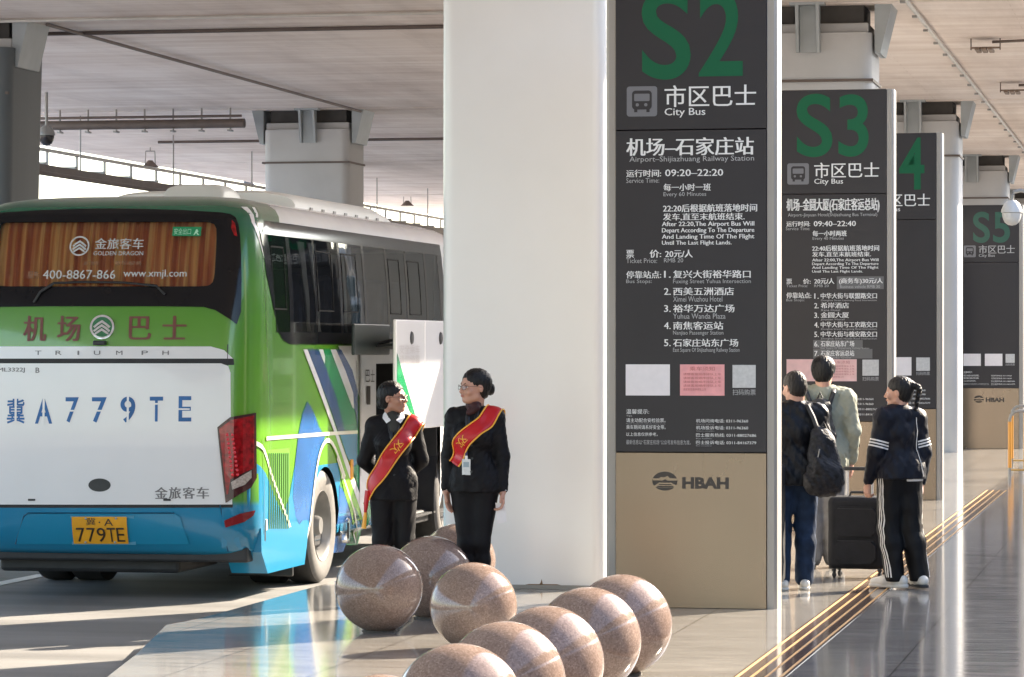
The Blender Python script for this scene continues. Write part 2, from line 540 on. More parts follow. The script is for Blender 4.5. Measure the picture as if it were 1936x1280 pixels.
# ------------------------------------------------------------------ pipes, tray, lamps and cameras under the deck
def lpipe(name, a, b, r, m, label, cat="pipe", clamps=0, group=None):
    e = empty(name, (0, 0, 0), -YAW, label, cat, group)
    g = MB(); g.tube([a, b], r, 10); g.build("run", m, e, smooth=True)
    a = Vector(a); b = Vector(b)
    for k in range(clamps):
        c = a.lerp(b, (k + 0.5) / clamps)
        g = MB()
        if c.z < DECKZ - 0.1: g.tube([(c.x, c.y, DECKZ), (c.x, c.y, c.z - r - 0.05)], 0.018, 6)
        g.box(c.x - 0.03, c.x + 0.03, c.y - r - 0.02, c.y + r + 0.02, c.z - r - 0.06, c.z - r - 0.03)
        g.build("hanger", M_GREYM, e)
    return e
u2, u3 = U0 + DU, U0 + 2 * DU
lpipe("drain_pipe", (-14.75, u2 + 0.3, DECKZ - 0.05), (-14.6, u3 + 0.1, DECKZ - 0.05), 0.024, M_PIPE, "thin brown pipe running diagonally along the deck from the left column", clamps=0)
lpipe("sprinkler_pipe", (-20.9, u3 - 0.55, DECKZ - 0.28), (-16.6, u3 - 0.55, DECKZ - 0.28), 0.085, M_PIPE, "thick brown pipe on hangers left of the pale column behind the bus", clamps=8)
lpipe("thin_pipe", (-20.9, u3 - 0.75, DECKZ - 0.16), (-16.6, u3 - 0.75, DECKZ - 0.16), 0.025, M_PIPE, "thin pipe just above the thick brown hanger pipe", clamps=0)
lpipe("cable_conduit", (-20.9, u2 + 1.75, DECKZ - 0.035), (-5.6, u2 + 1.75, DECKZ - 0.035), 0.028, M_PIPE, "dark conduit crossing the deck underside at the top left", clamps=0)
lpipe("cable_conduit", (-20.9, u2 - 0.1, DECKZ - 0.035), (-5.6, u2 - 0.1, DECKZ - 0.035), 0.022, M_PIPEL, "pale conduit crossing the deck above the left column head", clamps=0)
lpipe("cross_conduit", (-20.9, u3 + 8.2, DECKZ - 0.06), (-5.6, u3 + 8.2, DECKZ - 0.06), 0.03, M_PIPE, "brown conduit crossing behind the column above the bus", clamps=0)
lpipe("edge_pipe", (-3.31, u2 - 8, DECKZ - 0.05), (-3.31, U0 + 5 * DU, DECKZ - 0.05), 0.03, M_PIPEL, "pale pipe with clamps running back along the deck at the top right", clamps=40)

# cable tray (ladder) over the far lane
e = empty("cable_tray", (0, 0, 0), -YAW, "ladder cable tray hung under the deck above the back of the bus", "cable tray")
ta, tb, tz = 53.0, 112.0, DECKZ - 1.05
pA = -20.4
g = MB(); g.box(pA - 0.02, pA, ta, tb, tz - 0.14, tz - 0.02); g.box(pA + 0.5, pA + 0.52, ta, tb, tz - 0.14, tz - 0.02); g.build("rail", M_PIPE, e)
g = MB()
k = ta
while k < tb:
    g.box(pA - 0.03, pA + 0.55, k, k + 0.10, tz - 0.02, tz + 0.02)
    g.box(pA - 0.02, pA + 0.02, k, k + 0.06, tz, tz + 0.34)
    k += 1.7
g.build("rung", M_GREYM, e)
g = MB(); g.box(pA - 0.03, pA + 0.03, ta, tb, tz + 0.30, tz + 0.36); g.build("top_rail", M_PIPEL, e)
g = MB()
k = ta + 2
while k < tb:
    g.tube([(pA + 0.25, k, DECKZ), (pA + 0.25, k, tz)], 0.015, 6); k += 6
g.build("hanger", M_GREYM, e)

def floodlight(px, py, d, label, s=1.0):
    c = W(px, py, d)
    e = empty("hanging_floodlight", (c.x, c.y, c.z), 0, label, "floodlight", "floodlights under the deck")
    up = DECKZ - c.z
    g = MB()
    for x in (-0.11, 0.11):
        g.tube([(x * s, 0, 0.02), (x * s * 0.9, 0, 0.30)], 0.012, 6)
    g.tube([(-0.10 * s, 0, 0.30), (0.10 * s, 0, 0.30)], 0.012, 6)
    g.tube([(0, 0, 0.30), (0, 0, max(up, 0.31))], 0.012, 6)
    g.build("yoke", M_GREYM, e)
    g = MB(); g.lathe([(0.0, 0.10), (0.05, 0.10), (0.09, 0.05), (0.16, -0.02), (0.20, -0.05), (0.0, -0.05)], 20)
    g.build("lamp_head", M_PIPE, e, smooth=True)
floodlight(284, 312, 74, "larger floodlight hanging left of the pale column behind the bus")
floodlight(469, 346, 92, "small floodlight hanging beside the pale column over the bus")
floodlight(770, 386, 98, "small dark floodlight hanging above the front of the bus roof")

def deck_fixture(px, py, label):
    d = F * (DECKZ - 0.09 - EYE) / (CY - py)
    c = W(px, py, d)
    e = empty("deck_light", (c.x, c.y, DECKZ - 0.2), -YAW, label, "light fitting", "light fittings under the deck")
    g = MB()
    for k in range(3): g.box(-0.13 + k * 0.09, -0.06 + k * 0.09, -0.30, 0.30, 0.02, 0.06, 0.01)
    g.box(-0.20, 0.22, -0.05, 0.05, 0.06, 0.08); g.build("lamp_body", mat("rusty_lamp_metal", (0.20, 0.14, 0.10), 0.6, var=0.5, scale=14), e)
    g = MB(); g.box(-0.20, -0.185, -0.03, 0.03, 0.04, 0.2); g.box(0.205, 0.22, -0.03, 0.03, 0.04, 0.2); g.tube([(0.1, 0, 0.15), (0.78, 0, 0.17)], 0.02, 6)
    g.build("bracket", M_PIPE, e)
deck_fixture(1862, 85, "upper rusty light fitting under the deck at the top right")
deck_fixture(1914, 166, "lower rusty light fitting under the deck at the right frame edge")

# dome cameras
def dome_camera(c, s, label, arm, body, ball):
    e = empty("dome_camera", c, 0, label, "security camera")
    g = MB(); g.lathe([(0, 0.16), (0.05, 0.16), (0.10, 0.12), (0.135, 0.04), (0.14, 0.0), (0.0, 0.0)], 24)
    g.bm.verts.ensure_lookup_table()
    for v in g.bm.verts: v.co *= s
    g.build("housing", body, e, smooth=True)
    g = MB(); g.lathe([(0.0, -0.17), (0.05, -0.16), (0.09, -0.13), (0.115, -0.08), (0.125, -0.03), (0.125, -0.004), (0, -0.004)], 24)
    for v in g.bm.verts: v.co *= s
    g.build("dome", ball, e, smooth=True)
    g = MB(); g.tube([(0.0, 0, 0.15 * s), (0.0, 0, 0.22 * s)] + arm, 0.022 * s + 0.004, 8); g.build("arm", M_GREYM, e, smooth=True)
M_SMOKED = mat("smoked_dome", (0.03, 0.025, 0.025), 0.1)
c = W(88, 256, 58)
dome_camera(c, 1.05, "small dark dome camera hanging under the pipe at the upper left", [(0.0, 0, DECKZ - c.z)], M_GREYM, M_SMOKED)
c = W(1913, 402, 40)
M_CAMW = mat("camera_grey", (0.62, 0.61, 0.58), 0.4)
dome_camera(c, 0.9, "white dome security camera hanging in front of the S5 sign", [(0.02, 0, 0.24), (0.10, 0, 0.26), (0.30, 0, 0.22)], M_CAMW, M_CAMW)
e = empty("camera_pole", (c.x + 0.36, c.y, 0), 0, "slim grey pole at the right frame edge holding the dome camera", "pole")
g = MB(); g.tube([(0, 0, 0), (0, 0, 4.0)], 0.05, 14); g.build("shaft", M_CAMW, e, smooth=True)
g = MB(); g.box(-0.12, 0.12, -0.12, 0.12, 0.0, 0.015); g.build("base_plate", M_GREYM, e)

# tubular barrier at the right edge
M_ORANGE = mat("amber_reflective_tape", (0.75, 0.33, 0.05), 0.4)
def barrier(px, d, label):
    c = W(px, 0, d)
    e = empty("tubular_barrier", (c.x, c.y, 0), -YAW, label, "barrier", "tubular barriers by the far sign")
    g = MB()
    r = 0.022; H = 0.95; wd = 0.62
    pts = [(0, 0, 0)] + [(0, 0, H - 0.12)] + [(0.12 * (1 - math.cos(a)), 0, H - 0.12 + 0.12 * math.sin(a)) for a in (R(30), R(60), R(90))]
    pts += [(wd - 0.12 + 0.12 * math.sin(a), 0, H - 0.12 + 0.12 * math.cos(a)) for a in (R(0), R(30), R(60), R(90))] + [(wd, 0, 0)]
    g.tube(pts, r, 10); g.build("frame", M_POST, e, smooth=True)
    g = MB()
    for x in (0.2, 0.41): g.tube([(x, 0, 0.1), (x, 0, H)], 0.012, 8)
    g.tube([(0, 0, 0.12), (wd, 0, 0.12)], 0.014, 8)
    g.build("bars", mat("amber_reflection_bar", (0.55, 0.33, 0.10), 0.4), e, smooth=True)  # amber reflections on the bars are put into their colour
    g = MB(); g.tube([(0, 0, 0.15), (0, 0, 0.80)], r + 0.003, 10); g.tube([(0.41, 0, 0.12), (0.41, 0, 0.60)], 0.016, 10); g.build("tape", M_ORANGE, e, smooth=True)
barrier(1909, 48, "nearer tubular steel barrier with amber tape at the right edge")
barrier(1913, 52, "farther tubular steel barrier with amber tape at the right edge")
# ------------------------------------------------------------------ S2..S5 sign totems
M_PANEL = mat("charcoal_sign_panel", (0.026, 0.023, 0.026), 0.40, var=0.05, scale=2, spec=0.35)
M_TXT = mat("sign_white_print", (0.80, 0.80, 0.78), 0.5)
M_TXTG = mat("sign_grey_print", (0.42, 0.42, 0.42), 0.5)
M_GREEN = mat("sign_green_print", (0.004, 0.11, 0.045), 0.5, spec=0.25)
M_ICON = mat("sign_icon_grey", (0.17, 0.17, 0.185), 0.4)
M_PAPERW = mat("white_paper", (0.80, 0.76, 0.76), 0.6, var=0.03, scale=20)
M_PAPERP = mat("pink_paper", (0.80, 0.36, 0.36), 0.6, var=0.10, scale=14)
M_PAPERPP = mat("pale_pink_paper", (0.80, 0.52, 0.50), 0.6, var=0.08, scale=14)
M_INKR = mat("faded_red_ink", (0.48, 0.16, 0.16), 0.6)
M_CARD = mat("grey_card", (0.55, 0.55, 0.54), 0.5, var=0.1, scale=40)
M_STICK = mat("grey_sticker", (0.12, 0.12, 0.12), 0.45)
M_LOGO = mat("dark_brown_logo", (0.045, 0.035, 0.028), 0.5)
PW = 1.077                        # panel width

def totem(cx, by, width_px, kz, label, number, rows, notices, mats=None):
    """cx, by: photo pixel of the panel's bottom centre; kz: pixels per metre there."""
    d = F / kz
    c = W(cx, by, d)
    kx = width_px / PW
    e = empty("bus_stop_sign", (c.x, c.y, 0), -YAW, label, "sign", "bus stop sign totems")
    y0 = 0.0
    def zz(py): return (by - py) / kz
    def xx(px): return (px - cx) / kx
    # scale from the S2 layout (its own pixels) into this totem
    def lx(px): return (px - 1306) / 261.8
    def lz(py): return (1150 - py) / 267.0
    T = lz(-34)
    for nm, z0, z1, mt in (("header_panel", lz(245) + 0.003, T, M_PANEL), ("info_panel", lz(855), lz(245) - 0.003, M_PANEL), ("base_panel", 0.0, lz(855) - 0.004, M_STEEL)):
        g = MB(); g.box(-PW / 2, PW / 2, 0, 0.10 if nm != "base_panel" else 0.102, z0, z1, 0.003, 1); g.build(nm, mt, e)
    g = MB(); g.box(-PW / 2 + 0.01, PW / 2 - 0.01, 0.106, 0.29, 0, T - 0.01); g.build("core", M_GREYM, e)
    for s in (-1, 1):
        g = MB()
        a = s * (PW / 2 + 0.003); b = s * (PW / 2 + 0.072)
        g.prism([(a, 0.012), (b - s * 0.02, 0.012), (b, 0.035), (b, 0.30), (a, 0.30)], 'z', 0, T + 0.004)
        g.build("side_post", M_POST, e)
    g = MB(); g.box(-PW / 2, PW / 2, 0.001, 0.30, T + 0.002, T + 0.006); g.build("top_cap", M_POST, e)
    on = lambda x, z: (x, -0.003, z)
    def lines(name, rws, m, bold=0.01, conv=True, off=-0.003):
        g = MB()
        f = lambda x, z: (x, off, z)
        for s, x0, x1, y0_, y1_ in rws:
            if conv: write(g, s, lx(x0), lx(x1), lz(y1_), lz(y0_), f, bold)
            else: write(g, s, xx(x0), xx(x1), zz(y1_), zz(y0_), f, bold)
        return g.build(name, m, e)
    if number == "S2":
        lines("stop_number", [("S", 1214, 1306, -22, 150), ("2", 1321, 1403, -20, 145)], M_GREEN, 0.015)
    elif number == "S3":
        lines("stop_number", [("S", 1507, 1574, 177, 297), ("3", 1585, 1641, 179, 297)], M_GREEN, 0.015, False)
    elif number == "S4":
        lines("stop_number", [("S", 1214, 1306, -22, 150), ("4", 1330, 1410, -20, 148)], M_GREEN, 0.015)
    else:
        lines("stop_number", [("S", 1230, 1310, -2, 150), ("5", 1325, 1405, 0, 150)], mat("sign_dim_green", (0.012, 0.085, 0.055), 0.4), 0.02)
    # bus pictogram
    g = MB(); g.prism([(x, z) for x, z in round_rect(lx(1186), lx(1243), lz(219), lz(162), 0.02)], 'y', -0.003, 0.001); g.build("pictogram_tile", M_ICON, e)
    g = MB()
    def ring(px0, px1, py0, py1, r): return round_rect(lx(px0), lx(px1), lz(py1), lz(py0), r)
    o2 = ring(1196, 1233, 170, 206, 0.025); i2 = ring(1200, 1229, 176, 190, 0.008)
    n = len(o2)
    g.add([(x, -0.005, z) for x, z in o2] + [(x, -0.005, z) for x, z in i2], [(i, (i + 1) % n, n + (i + 1) % n, n + i) for i in range(n)])
    for a, b in ((1200, 1206), (1223, 1229)): g.add([(lx(a), -0.005, lz(205)), (lx(b), -0.005, lz(205)), (lx(b), -0.005, lz(211)), (lx(a), -0.005, lz(211))], [(0, 1, 2, 3)])
    g.build("pictogram", M_PANEL, e)
    g = MB()
    for a in (1206, 1222):
        q = ring(a - 3, a + 3, 194, 200, 0.01); g.add([(x, -0.007, z) for x, z in q], [tuple(range(len(q)))])
    g.build("pictogram_headlight", M_ICON, e)
    lines("title_writing", [("市区巴士", 1257, 1427, 161, 202), ("City Bus", 1257, 1333, 204, 222)], M_TXT if number != "S5" else M_TXTG, -0.02)
    if rows:
        lines("route_writing", rows[0], M_TXT, -0.05, rows[2])
        lines("small_route_writing", rows[1], M_TXTG, 0.0, rows[2])
    # notices
    for k, (m_, x0, x1, ink) in enumerate(notices):
        g = MB(); g.box(lx(x0), lx(x1), -0.004, 0.001, lz(748), lz(689)); p = g.build("notice", m_, e)
        if ink:
            g = MB()
            f = lambda x, z: (x, -0.006, z)
            write(g, "乘车须知", lx(x0 + 18), lx(x1 - 18), lz(701), lz(693), f, 0.0)
            for q in range(5):
                write(g, "请旅客按顺序排队上车", lx(x0 + 6), lx(x1 - (6 if q < 4 else 34)), lz(710 + q * 7.2), lz(705 + q * 7.2), f, 0.0)
            g.build("notice_writing", M_INKR, p)
    g = MB(); g.box(lx(1384), lx(1427), -0.004, 0.001, lz(733), lz(690)); g.build("ticket_card", M_CARD, e)
    lines("ticket_writing", [("扫码购票", 1384, 1427, 736, 747)], M_TXTG, 0.0)
    lines("footer_writing", [("温馨提示:", 1185, 1228, 774, 783), ("请主动配合安检验票。", 1185, 1259, 791, 799), ("乘车期间请系好安全带。", 1185, 1259, 804, 812), ("以上信息仅供参考。", 1185, 1244, 818, 825),
        ("机场问询电话: 0311-96360", 1316, 1413, 792, 799), ("机场投诉电话: 0311-96360", 1316, 1413, 805, 812), ("巴士服务热线: 0311-88027686", 1316, 1428, 819, 826), ("巴士投诉电话: 0311-84167379", 1316, 1428, 833, 840)], M_TXT, 0.0)
    lines("footer_small_writing", [("Tips", 1185, 1196, 785, 789), ("最新信息以“石家庄机场”公众号发布信息为准。", 1185, 1306, 832, 841), ("Please cooperate with the ticket check", 1185, 1259, 801, 803),
        ("Airport enquiry", 1316, 1350, 801, 803), ("Airport complaint", 1316, 1350, 814, 816), ("Bus hotline", 1316, 1345, 828, 830), ("Bus complaint", 1316, 1345, 842, 844)], M_TXTG, 0.0)
    # emblem and HBAH
    g = MB()
    def pt(px, py): return (lx(px), -0.003, lz(py))
    def poly(pts): g.add([pt(*p) for p in pts], [tuple(range(len(pts)))])
    cxp, cyp, rx, ry = 1257.5, 910, 23.5, 18
    E_ = lambda a: (cxp + rx * math.cos(R(a)), cyp + ry * math.sin(R(a)))
    poly([E_(a) for a in range(200, 341, 10)] + [(1279, 905), (1266, 904), (1263, 900), (1256, 903), (1250, 902), (1246, 905), (1236, 905)])
    poly([E_(a) for a in range(150, 196, 9)] + [(1235, 909), (1253, 909)])
    poly([(1262, 909), (1280, 909)] + [E_(a) for a in range(-10, 31, 9)])
    poly([(1248, 913), (1268, 913), (1266, 911), (1258, 906.5), (1250, 911)][::-1])
    poly([(1247, 915.5), (1269, 915.5), (1271, 917.5), (1245, 917.5)])
    poly([(1244, 919), (1272, 919), (1275, 921.5), (1241, 921.5)])
    poly([E_(a) for a in range(42, 139, 8)])
    g.build("emblem", M_LOGO, e)
    lines("base_writing", [("HBAH", 1290, 1377, 902, 924)], M_LOGO, 0.05)
    return e

s2a = [("机场–石家庄站", 1185, 1422, 260, 294), ("运行时间:", 1185, 1250, 320, 334), ("09:20–22:20", 1258, 1366, 320, 333), ("每一小时一班", 1255, 1343, 347, 361),
       ("22:20后根据航班落地时间", 1254, 1429, 386, 401), ("发车,直至末航班结束.", 1254, 1406, 403, 417),
       ("After 22:20,The Airport Bus Will", 1252, 1424, 419, 430), ("Depart According To The Departure", 1252, 1424, 431, 442), ("And Landing Time Of The Flight", 1252, 1424, 443, 454), ("Until The Last Flight Lands.", 1252, 1382, 455, 465),
       ("票", 1185, 1199, 472, 487), ("价:", 1229, 1250, 472, 487), ("20元/人", 1258, 1309, 472, 487), ("停靠站点:", 1185, 1250, 512, 526)]
s2b = [("Airport–Shijiazhuang Railway Station", 1191, 1424, 295, 308), ("Service Time:", 1185, 1247, 336, 345), ("Every 60 Minutes", 1255, 1335, 363, 373), ("Ticket Price:", 1185, 1243, 488, 497), ("RMB 20", 1256, 1292, 488, 496), ("Bus Stops:", 1185, 1233, 528, 537)]
for i, (zh, x1, en, x2) in enumerate([("复兴大街裕华路口", 1417, "Fuxing Street Yuhua Intersection", 1418), ("西美五洲酒店", 1386, "Ximei Wuzhou Hotel", 1365), ("裕华万达广场", 1387, "Yuhua Wanda Plaza", 1371), ("南焦客运站", 1366, "Nanjiao Passenger Station", 1367), ("石家庄站东广场", 1394, "East Square Of Shijiazhuang Railway Station", 1397)]):
    y = 511 + i * 32.4
    s2a += [("%d." % (i + 1), 1256, 1268, y + 1, y + 14), (zh, 1273, x1, y, y + 15)]
    s2b += [(en, 1273, x2, y + 17, y + 27)]
totem(1306, 1150, 282, 267, "tall charcoal S2 city bus sign nearest the camera, beside the wide white column", "S2", (s2a, s2b, True), [(M_PAPERW, 1184, 1267, 0), (M_PAPERP, 1286, 1369, 1)])

s3a = [("机场–金圆大厦(石家庄客运总站)", 1488, 1660, 375, 402), ("运行时间:", 1488, 1532, 418, 428), ("09:40–22:40", 1539, 1617, 418, 428), ("每一小时两班", 1537, 1600, 436, 447),
       ("22:40后根据航班落地时间", 1536, 1660, 464, 475), ("发车,直至末航班结束.", 1536, 1645, 476, 486), ("After 22:00,The Airport Bus Will", 1536, 1659, 489, 496), ("Depart According To The Departure", 1536, 1659, 496.5, 503), ("And Landing Time Of The Flight", 1536, 1659, 503.5, 510), ("Until The Last Flight Lands.", 1536, 1630, 511, 517),
       ("票", 1488, 1498, 527, 537), ("价:", 1519, 1533, 527, 537), ("20元/人", 1540, 1577, 526, 537), ("停靠站点:", 1488, 1534, 553, 564)]
s3b = [("Airport–Jinyuan Hotel(Shijiazhuang Bus Terminal)", 1491, 1657, 403, 411), ("Service Time:", 1487, 1532, 429, 435), ("Every 40 Minutes", 1537, 1595, 448, 455), ("Ticket Price:", 1488, 1528, 538, 543), ("RMB 20", 1540, 1567, 538, 543), ("Bus Stops:", 1488, 1522, 565, 571)]
for i, (zh, x1, en, x2) in enumerate([("中华大街与联盟路交口", 1656, "Zhonghua Street Lianmeng Road Intersection", 1656), ("希岸酒店", 1604, "Xana Hotel", 1588), ("金圆大厦", 1604, "Jinyuan Hotel", 1596), ("中华大街与工农路交口", 1656, "Zhonghua Street Gongnong Road Intersection", 1656), ("中华大街与槐安路交口", 1656, "Zhonghua Street Huaian Road Intersection", 1656), ("石家庄站东广场", 1614, "East Square Of Shijiazhuang Railway Station", 1642), ("石家庄客运总站", 1614, "Shijiazhuang Bus Terminal", 1608)]):
    y = 554 + i * 18.1
    s3a += [("%d." % (i + 1), 1540, 1548, y + 1, y + 11), (zh, 1552, x1, y, y + 11)]
    s3b += [(en, 1552, x2, y + 12.3, y + 16.5)]
s3a += [("(商务车)30元/人", 1586, 1667, 526, 538)]
s3b += [("Business vehicle RMB 30", 1588, 1662, 539.5, 545)]
t3 = totem(1574.5, 1004, 199, 188, "charcoal S3 city bus sign with the three travellers in front of it", "S3", (s3a, s3b, False), [(M_PAPERPP, 1184, 1267, 0), (M_PAPERPP, 1286, 1369, 1)])
g = MB()
kx, kz = 199 / PW, 188
for x0, x1, y0, y1 in ((1582, 1669, 523, 547), (1538, 1648, 660, 678), (1538, 1630, 643, 659)):
    g.box((x0 - 1574.5) / kx, (x1 - 1574.5) / kx, -0.0022, 0.001, (1004 - y1) / kz, (1004 - y0) / kz)
g.build("sticker", M_STICK, t3)
totem(1685.5, 945, 165, 156.2, "charcoal S4 city bus sign half hidden behind the S3 sign", "S4", None, [(M_PAPERW, 1184, 1267, 0), (M_PAPERW, 1286, 1369, 0)])
totem(1870, 848, 110, 103.8, "charcoal S5 city bus sign farthest away by the right edge", "S5", None, [(M_PAPERW, 1184, 1267, 0), (M_PAPERW, 1286, 1369, 0)])

# ------------------------------------------------------------------ granite ball bollards
def granite():
    m = bpy.data.materials.new("speckled_brown_granite")
    m.use_nodes = True
    t = m.node_tree; N = t.nodes; L = t.links
    b = N["Principled BSDF"]; b.inputs["Roughness"].default_value = 0.22
    tc = N.new("ShaderNodeTexCoord"); oi = N.new("ShaderNodeObjectInfo")
    ad = N.new("ShaderNodeVectorMath"); ad.operation = 'ADD'
    sc_ = N.new("ShaderNodeVectorMath"); sc_.operation = 'SCALE'; sc_.inputs[0].default_value = (9, 7, 5)
    L.new(oi.outputs["Random"], sc_.inputs["Scale"])
    L.new(tc.outputs["Object"], ad.inputs[0]); L.new(sc_.outputs[0], ad.inputs[1])
    v = N.new("ShaderNodeTexVoronoi"); v.inputs["Scale"].default_value = 125
    L.new(ad.outputs[0], v.inputs["Vector"])
    n = N.new("ShaderNodeTexNoise"); n.inputs["Scale"].default_value = 110; n.inputs["Detail"].default_value = 4
    L.new(ad.outputs[0], n.inputs["Vector"])
    n3 = N.new("ShaderNodeTexNoise"); n3.inputs["Scale"].default_value = 3; n3.inputs["Detail"].default_value = 4
    L.new(ad.outputs[0], n3.inputs["Vector"])
    r = N.new("ShaderNodeValToRGB"); cr = r.color_ramp
    cr.elements[0].position = 0.0; cr.elements[0].color = (0.085, 0.055, 0.043, 1)
    cr.elements[1].position = 1.0; cr.elements[1].color = (0.49, 0.39, 0.325, 1)
    e_ = cr.elements.new(0.30); e_.color = (0.215, 0.150, 0.120, 1)
    e_ = cr.elements.new(0.65); e_.color = (0.315, 0.228, 0.185, 1)
    mx = N.new("ShaderNodeMix"); mx.data_type = 'RGBA'; mx.inputs[0].default_value = 0.45
    L.new(v.outputs["Color"], mx.inputs[6]); L.new(n.outputs["Color"], mx.inputs[7])
    L.new(mx.outputs[2], r.inputs[0])
    r3 = N.new("ShaderNodeValToRGB"); r3.color_ramp.elements[0].position = 0.3; r3.color_ramp.elements[0].color = (0.78, 0.76, 0.74, 1); r3.color_ramp.elements[1].position = 0.65
    L.new(n3.outputs["Fac"], r3.inputs[0])
    m2 = N.new("ShaderNodeMix"); m2.data_type = 'RGBA'; m2.blend_type = 'MULTIPLY'; m2.inputs[0].default_value = 1
    L.new(r.outputs[0], m2.inputs[6]); L.new(r3.outputs[0], m2.inputs[7])
    L.new(m2.outputs[2], b.inputs["Base Color"])
    mr = N.new("ShaderNodeMapRange"); mr.inputs[3].default_value = 0.06; mr.inputs[4].default_value = 0.17
    L.new(n3.outputs["Fac"], mr.inputs[0]); L.new(mr.outputs[0], b.inputs["Roughness"])
    return m
M_GRANITE = granite()
balls = [(717, 22.2, 0.285, "granite ball bollard nearest the bus wheel"),
         (815, 23.3, 0.283, "granite ball bollard in front of the left hostess's legs"),
         (895, 20.9, 0.268, "granite ball bollard in front of the right hostess's legs"),
         (866, 25.15, 0.278, "granite ball bollard farthest back, beside the wide white column"),
         (1176, 19.3, 0.285, "granite ball bollard right below the S2 sign, last of the front row"),
         (1112, 18.27, 0.285, "granite ball bollard second from the S2 sign in the front row"),
         (1034, 16.95, 0.285, "granite ball bollard third from the S2 sign in the front row"),
         (955, 16.0, 0.285, "darker granite ball bollard fourth from the S2 sign in the front row"),
         (868, 14.8, 0.285, "granite ball bollard cut by the bottom edge, fifth from the S2 sign"),
         (717, 13.4, 0.285, "granite ball bollard of which only the very top shows at the bottom edge")]
rb = 0.285
prof = []
for k in range(33):
    a = -math.pi / 2 + math.pi * k / 32
    z = rb * math.sin(a) + rb - 0.006
    prof.append((rb * math.cos(a), max(z, 0.0)))
g = MB(); g.lathe(prof, 64)
ball = g.build("granite_bollard", M_GRANITE, smooth=True, weld=True)
g = MB(); g.lathe([(0.0, 0.014), (0.088, 0.014), (0.105, 0.010), (0.115, 0.0005), (0.0, 0.0005)], 32); seat = g.build("mortar_seat", mat("dark_mortar", (0.10, 0.085, 0.07), 0.8, var=0.3, scale=40), ball, smooth=True)
for i, (px, d, r, lb) in enumerate(balls):
    o = ball
    if i:
        o = ball.copy(); COL.objects.link(o)
        q = seat.copy(); COL.objects.link(q); q.parent = o
    c = W(px, 0, d)
    o.location = (c.x, c.y, 0.0)
    o.scale = (r / rb,) * 3
    o.rotation_euler = (0, 0, i * 1.3)
    tag(o, lb, "bollard", "granite ball bollards")
# ------------------------------------------------------------------ the airport bus
BL = 8.5
BX, BY = (188 - CX) / F * 26.9, 26.9
bus = empty("airport_bus", (BX, BY, ROADZ), -YAW, "green, white and blue airport bus parked at the kerb with its luggage flaps raised", "bus")
LV = [(0.36, 1.17, 0.16), (0.40, 1.22, 0.10), (0.55, 1.245, 0.03), (0.60, 1.247, 0.02), (0.75, 1.25, 0.0), (1.0, 1.25, 0.0), (1.3, 1.25, 0.0), (1.6, 1.25, 0.01), (1.85, 1.25, 0.02), (2.0, 1.25, 0.03),
      (2.10, 1.249, 0.035), (2.35, 1.243, 0.06), (2.42, 1.240, 0.07), (2.7, 1.222, 0.125), (2.92, 1.20, 0.185), (3.0, 1.185, 0.22), (3.06, 1.16, 0.26), (3.12, 1.11, 0.33), (3.165, 1.03, 0.43), (3.20, 0.90, 0.60), (3.225, 0.66, 0.9), (3.24, 0.30, 1.3)]
def lerp_lv(z, k):
    if z <= LV[0][0]: return LV[0][k]
    for a, b in zip(LV[:-1], LV[1:]):
        if z <= b[0]:
            t = (z - a[0]) / (b[0] - a[0]); return a[k] + t * (b[k] - a[k])
    return LV[-1][k]
def side_x(z): return lerp_lv(z, 1)
def rear_y(x, z): return lerp_lv(z, 2) + 0.05 * (x / 1.25) ** 2
def front_y(x, z):
    return BL - (0.0 if z < 1.4 else 0.16 * ((z - 1.4) / 1.6) ** 1.5) - (lerp_lv(z, 2) if z > 3.0 else 0) - 0.10 * (x / 1.25) ** 2
XS = [-0.95, -0.7, -0.35, 0, 0.35, 0.7, 0.95]
YS = [0.62, 1.2, 1.78, 2.06, 2.54, 2.82, 3.3, 3.9, 4.15, 5.2, 5.9, 6.4, 6.9, 6.97, 7.25, 7.55]
def ring(z):
    w_ = side_x(z); rc = min(0.26, w_ * 0.6)
    xs = [x * min(1, (w_ - rc) / 0.99) for x in XS]
    pts = []
    n = 5
    def corner(sx, rear):
        out = []
        for k in range(n + 1):
            a = math.pi / 2 * k / n
            x = (w_ - rc) + rc * math.sin(a); dy = rc * (1 - math.cos(a))
            y = rear_y(w_ - rc, z) + dy if rear else front_y(w_ - rc, z) - dy
            out.append((sx * x, y))
        return out
    pts += [(x, rear_y(x, z)) for x in xs]
    pts += corner(1, True)
    pts += [(w_, y if z < 3.1 else min(max(y, rear_y(1, z) + rc + .01), front_y(1, z) - rc - .01)) for y in YS]
    pts += corner(1, False)[::-1]
    pts += [(x, front_y(x, z)) for x in xs[::-1]]
    pts += corner(-1, False)
    pts += [(-w_, y if z < 3.1 else min(max(y, rear_y(1, z) + rc + .01), front_y(1, z) - rc - .01)) for y in YS[::-1]]
    pts += corner(-1, True)[::-1]
    return pts
rings = [ring(lv[0]) for lv in LV]
NR = len(rings[0])
nX, nC, nY = len(XS), 6, len(YS)
iR = nX + nC                     # first index of the right side straight points
def idx_right(j): return iR + j
def idx_left(j): return 2 * nX + 3 * nC + nY + (nY - 1 - j)
def zi(z): return min(range(len(LV)), key=lambda i: abs(LV[i][0] - z))
cut = set()
def cut_side(fn, ya, yb, za, zb):
    for j in range(nY - 1):
        if ya - 1e-6 <= YS[j] and YS[j + 1] <= yb + 1e-6:
            for i in range(zi(za), zi(zb)):
                a = fn(j); b = fn(j + 1)
                cut.add((i, min(a, b)))
for fn in (idx_right, idx_left):
    cut_side(fn, 1.2, 6.97, 2.10, 2.92)
    cut_side(fn, 1.78, 2.82, 0.36, 1.0)      # wheel arch
    cut_side(fn, 6.97, 7.55, 0.36, 1.0)
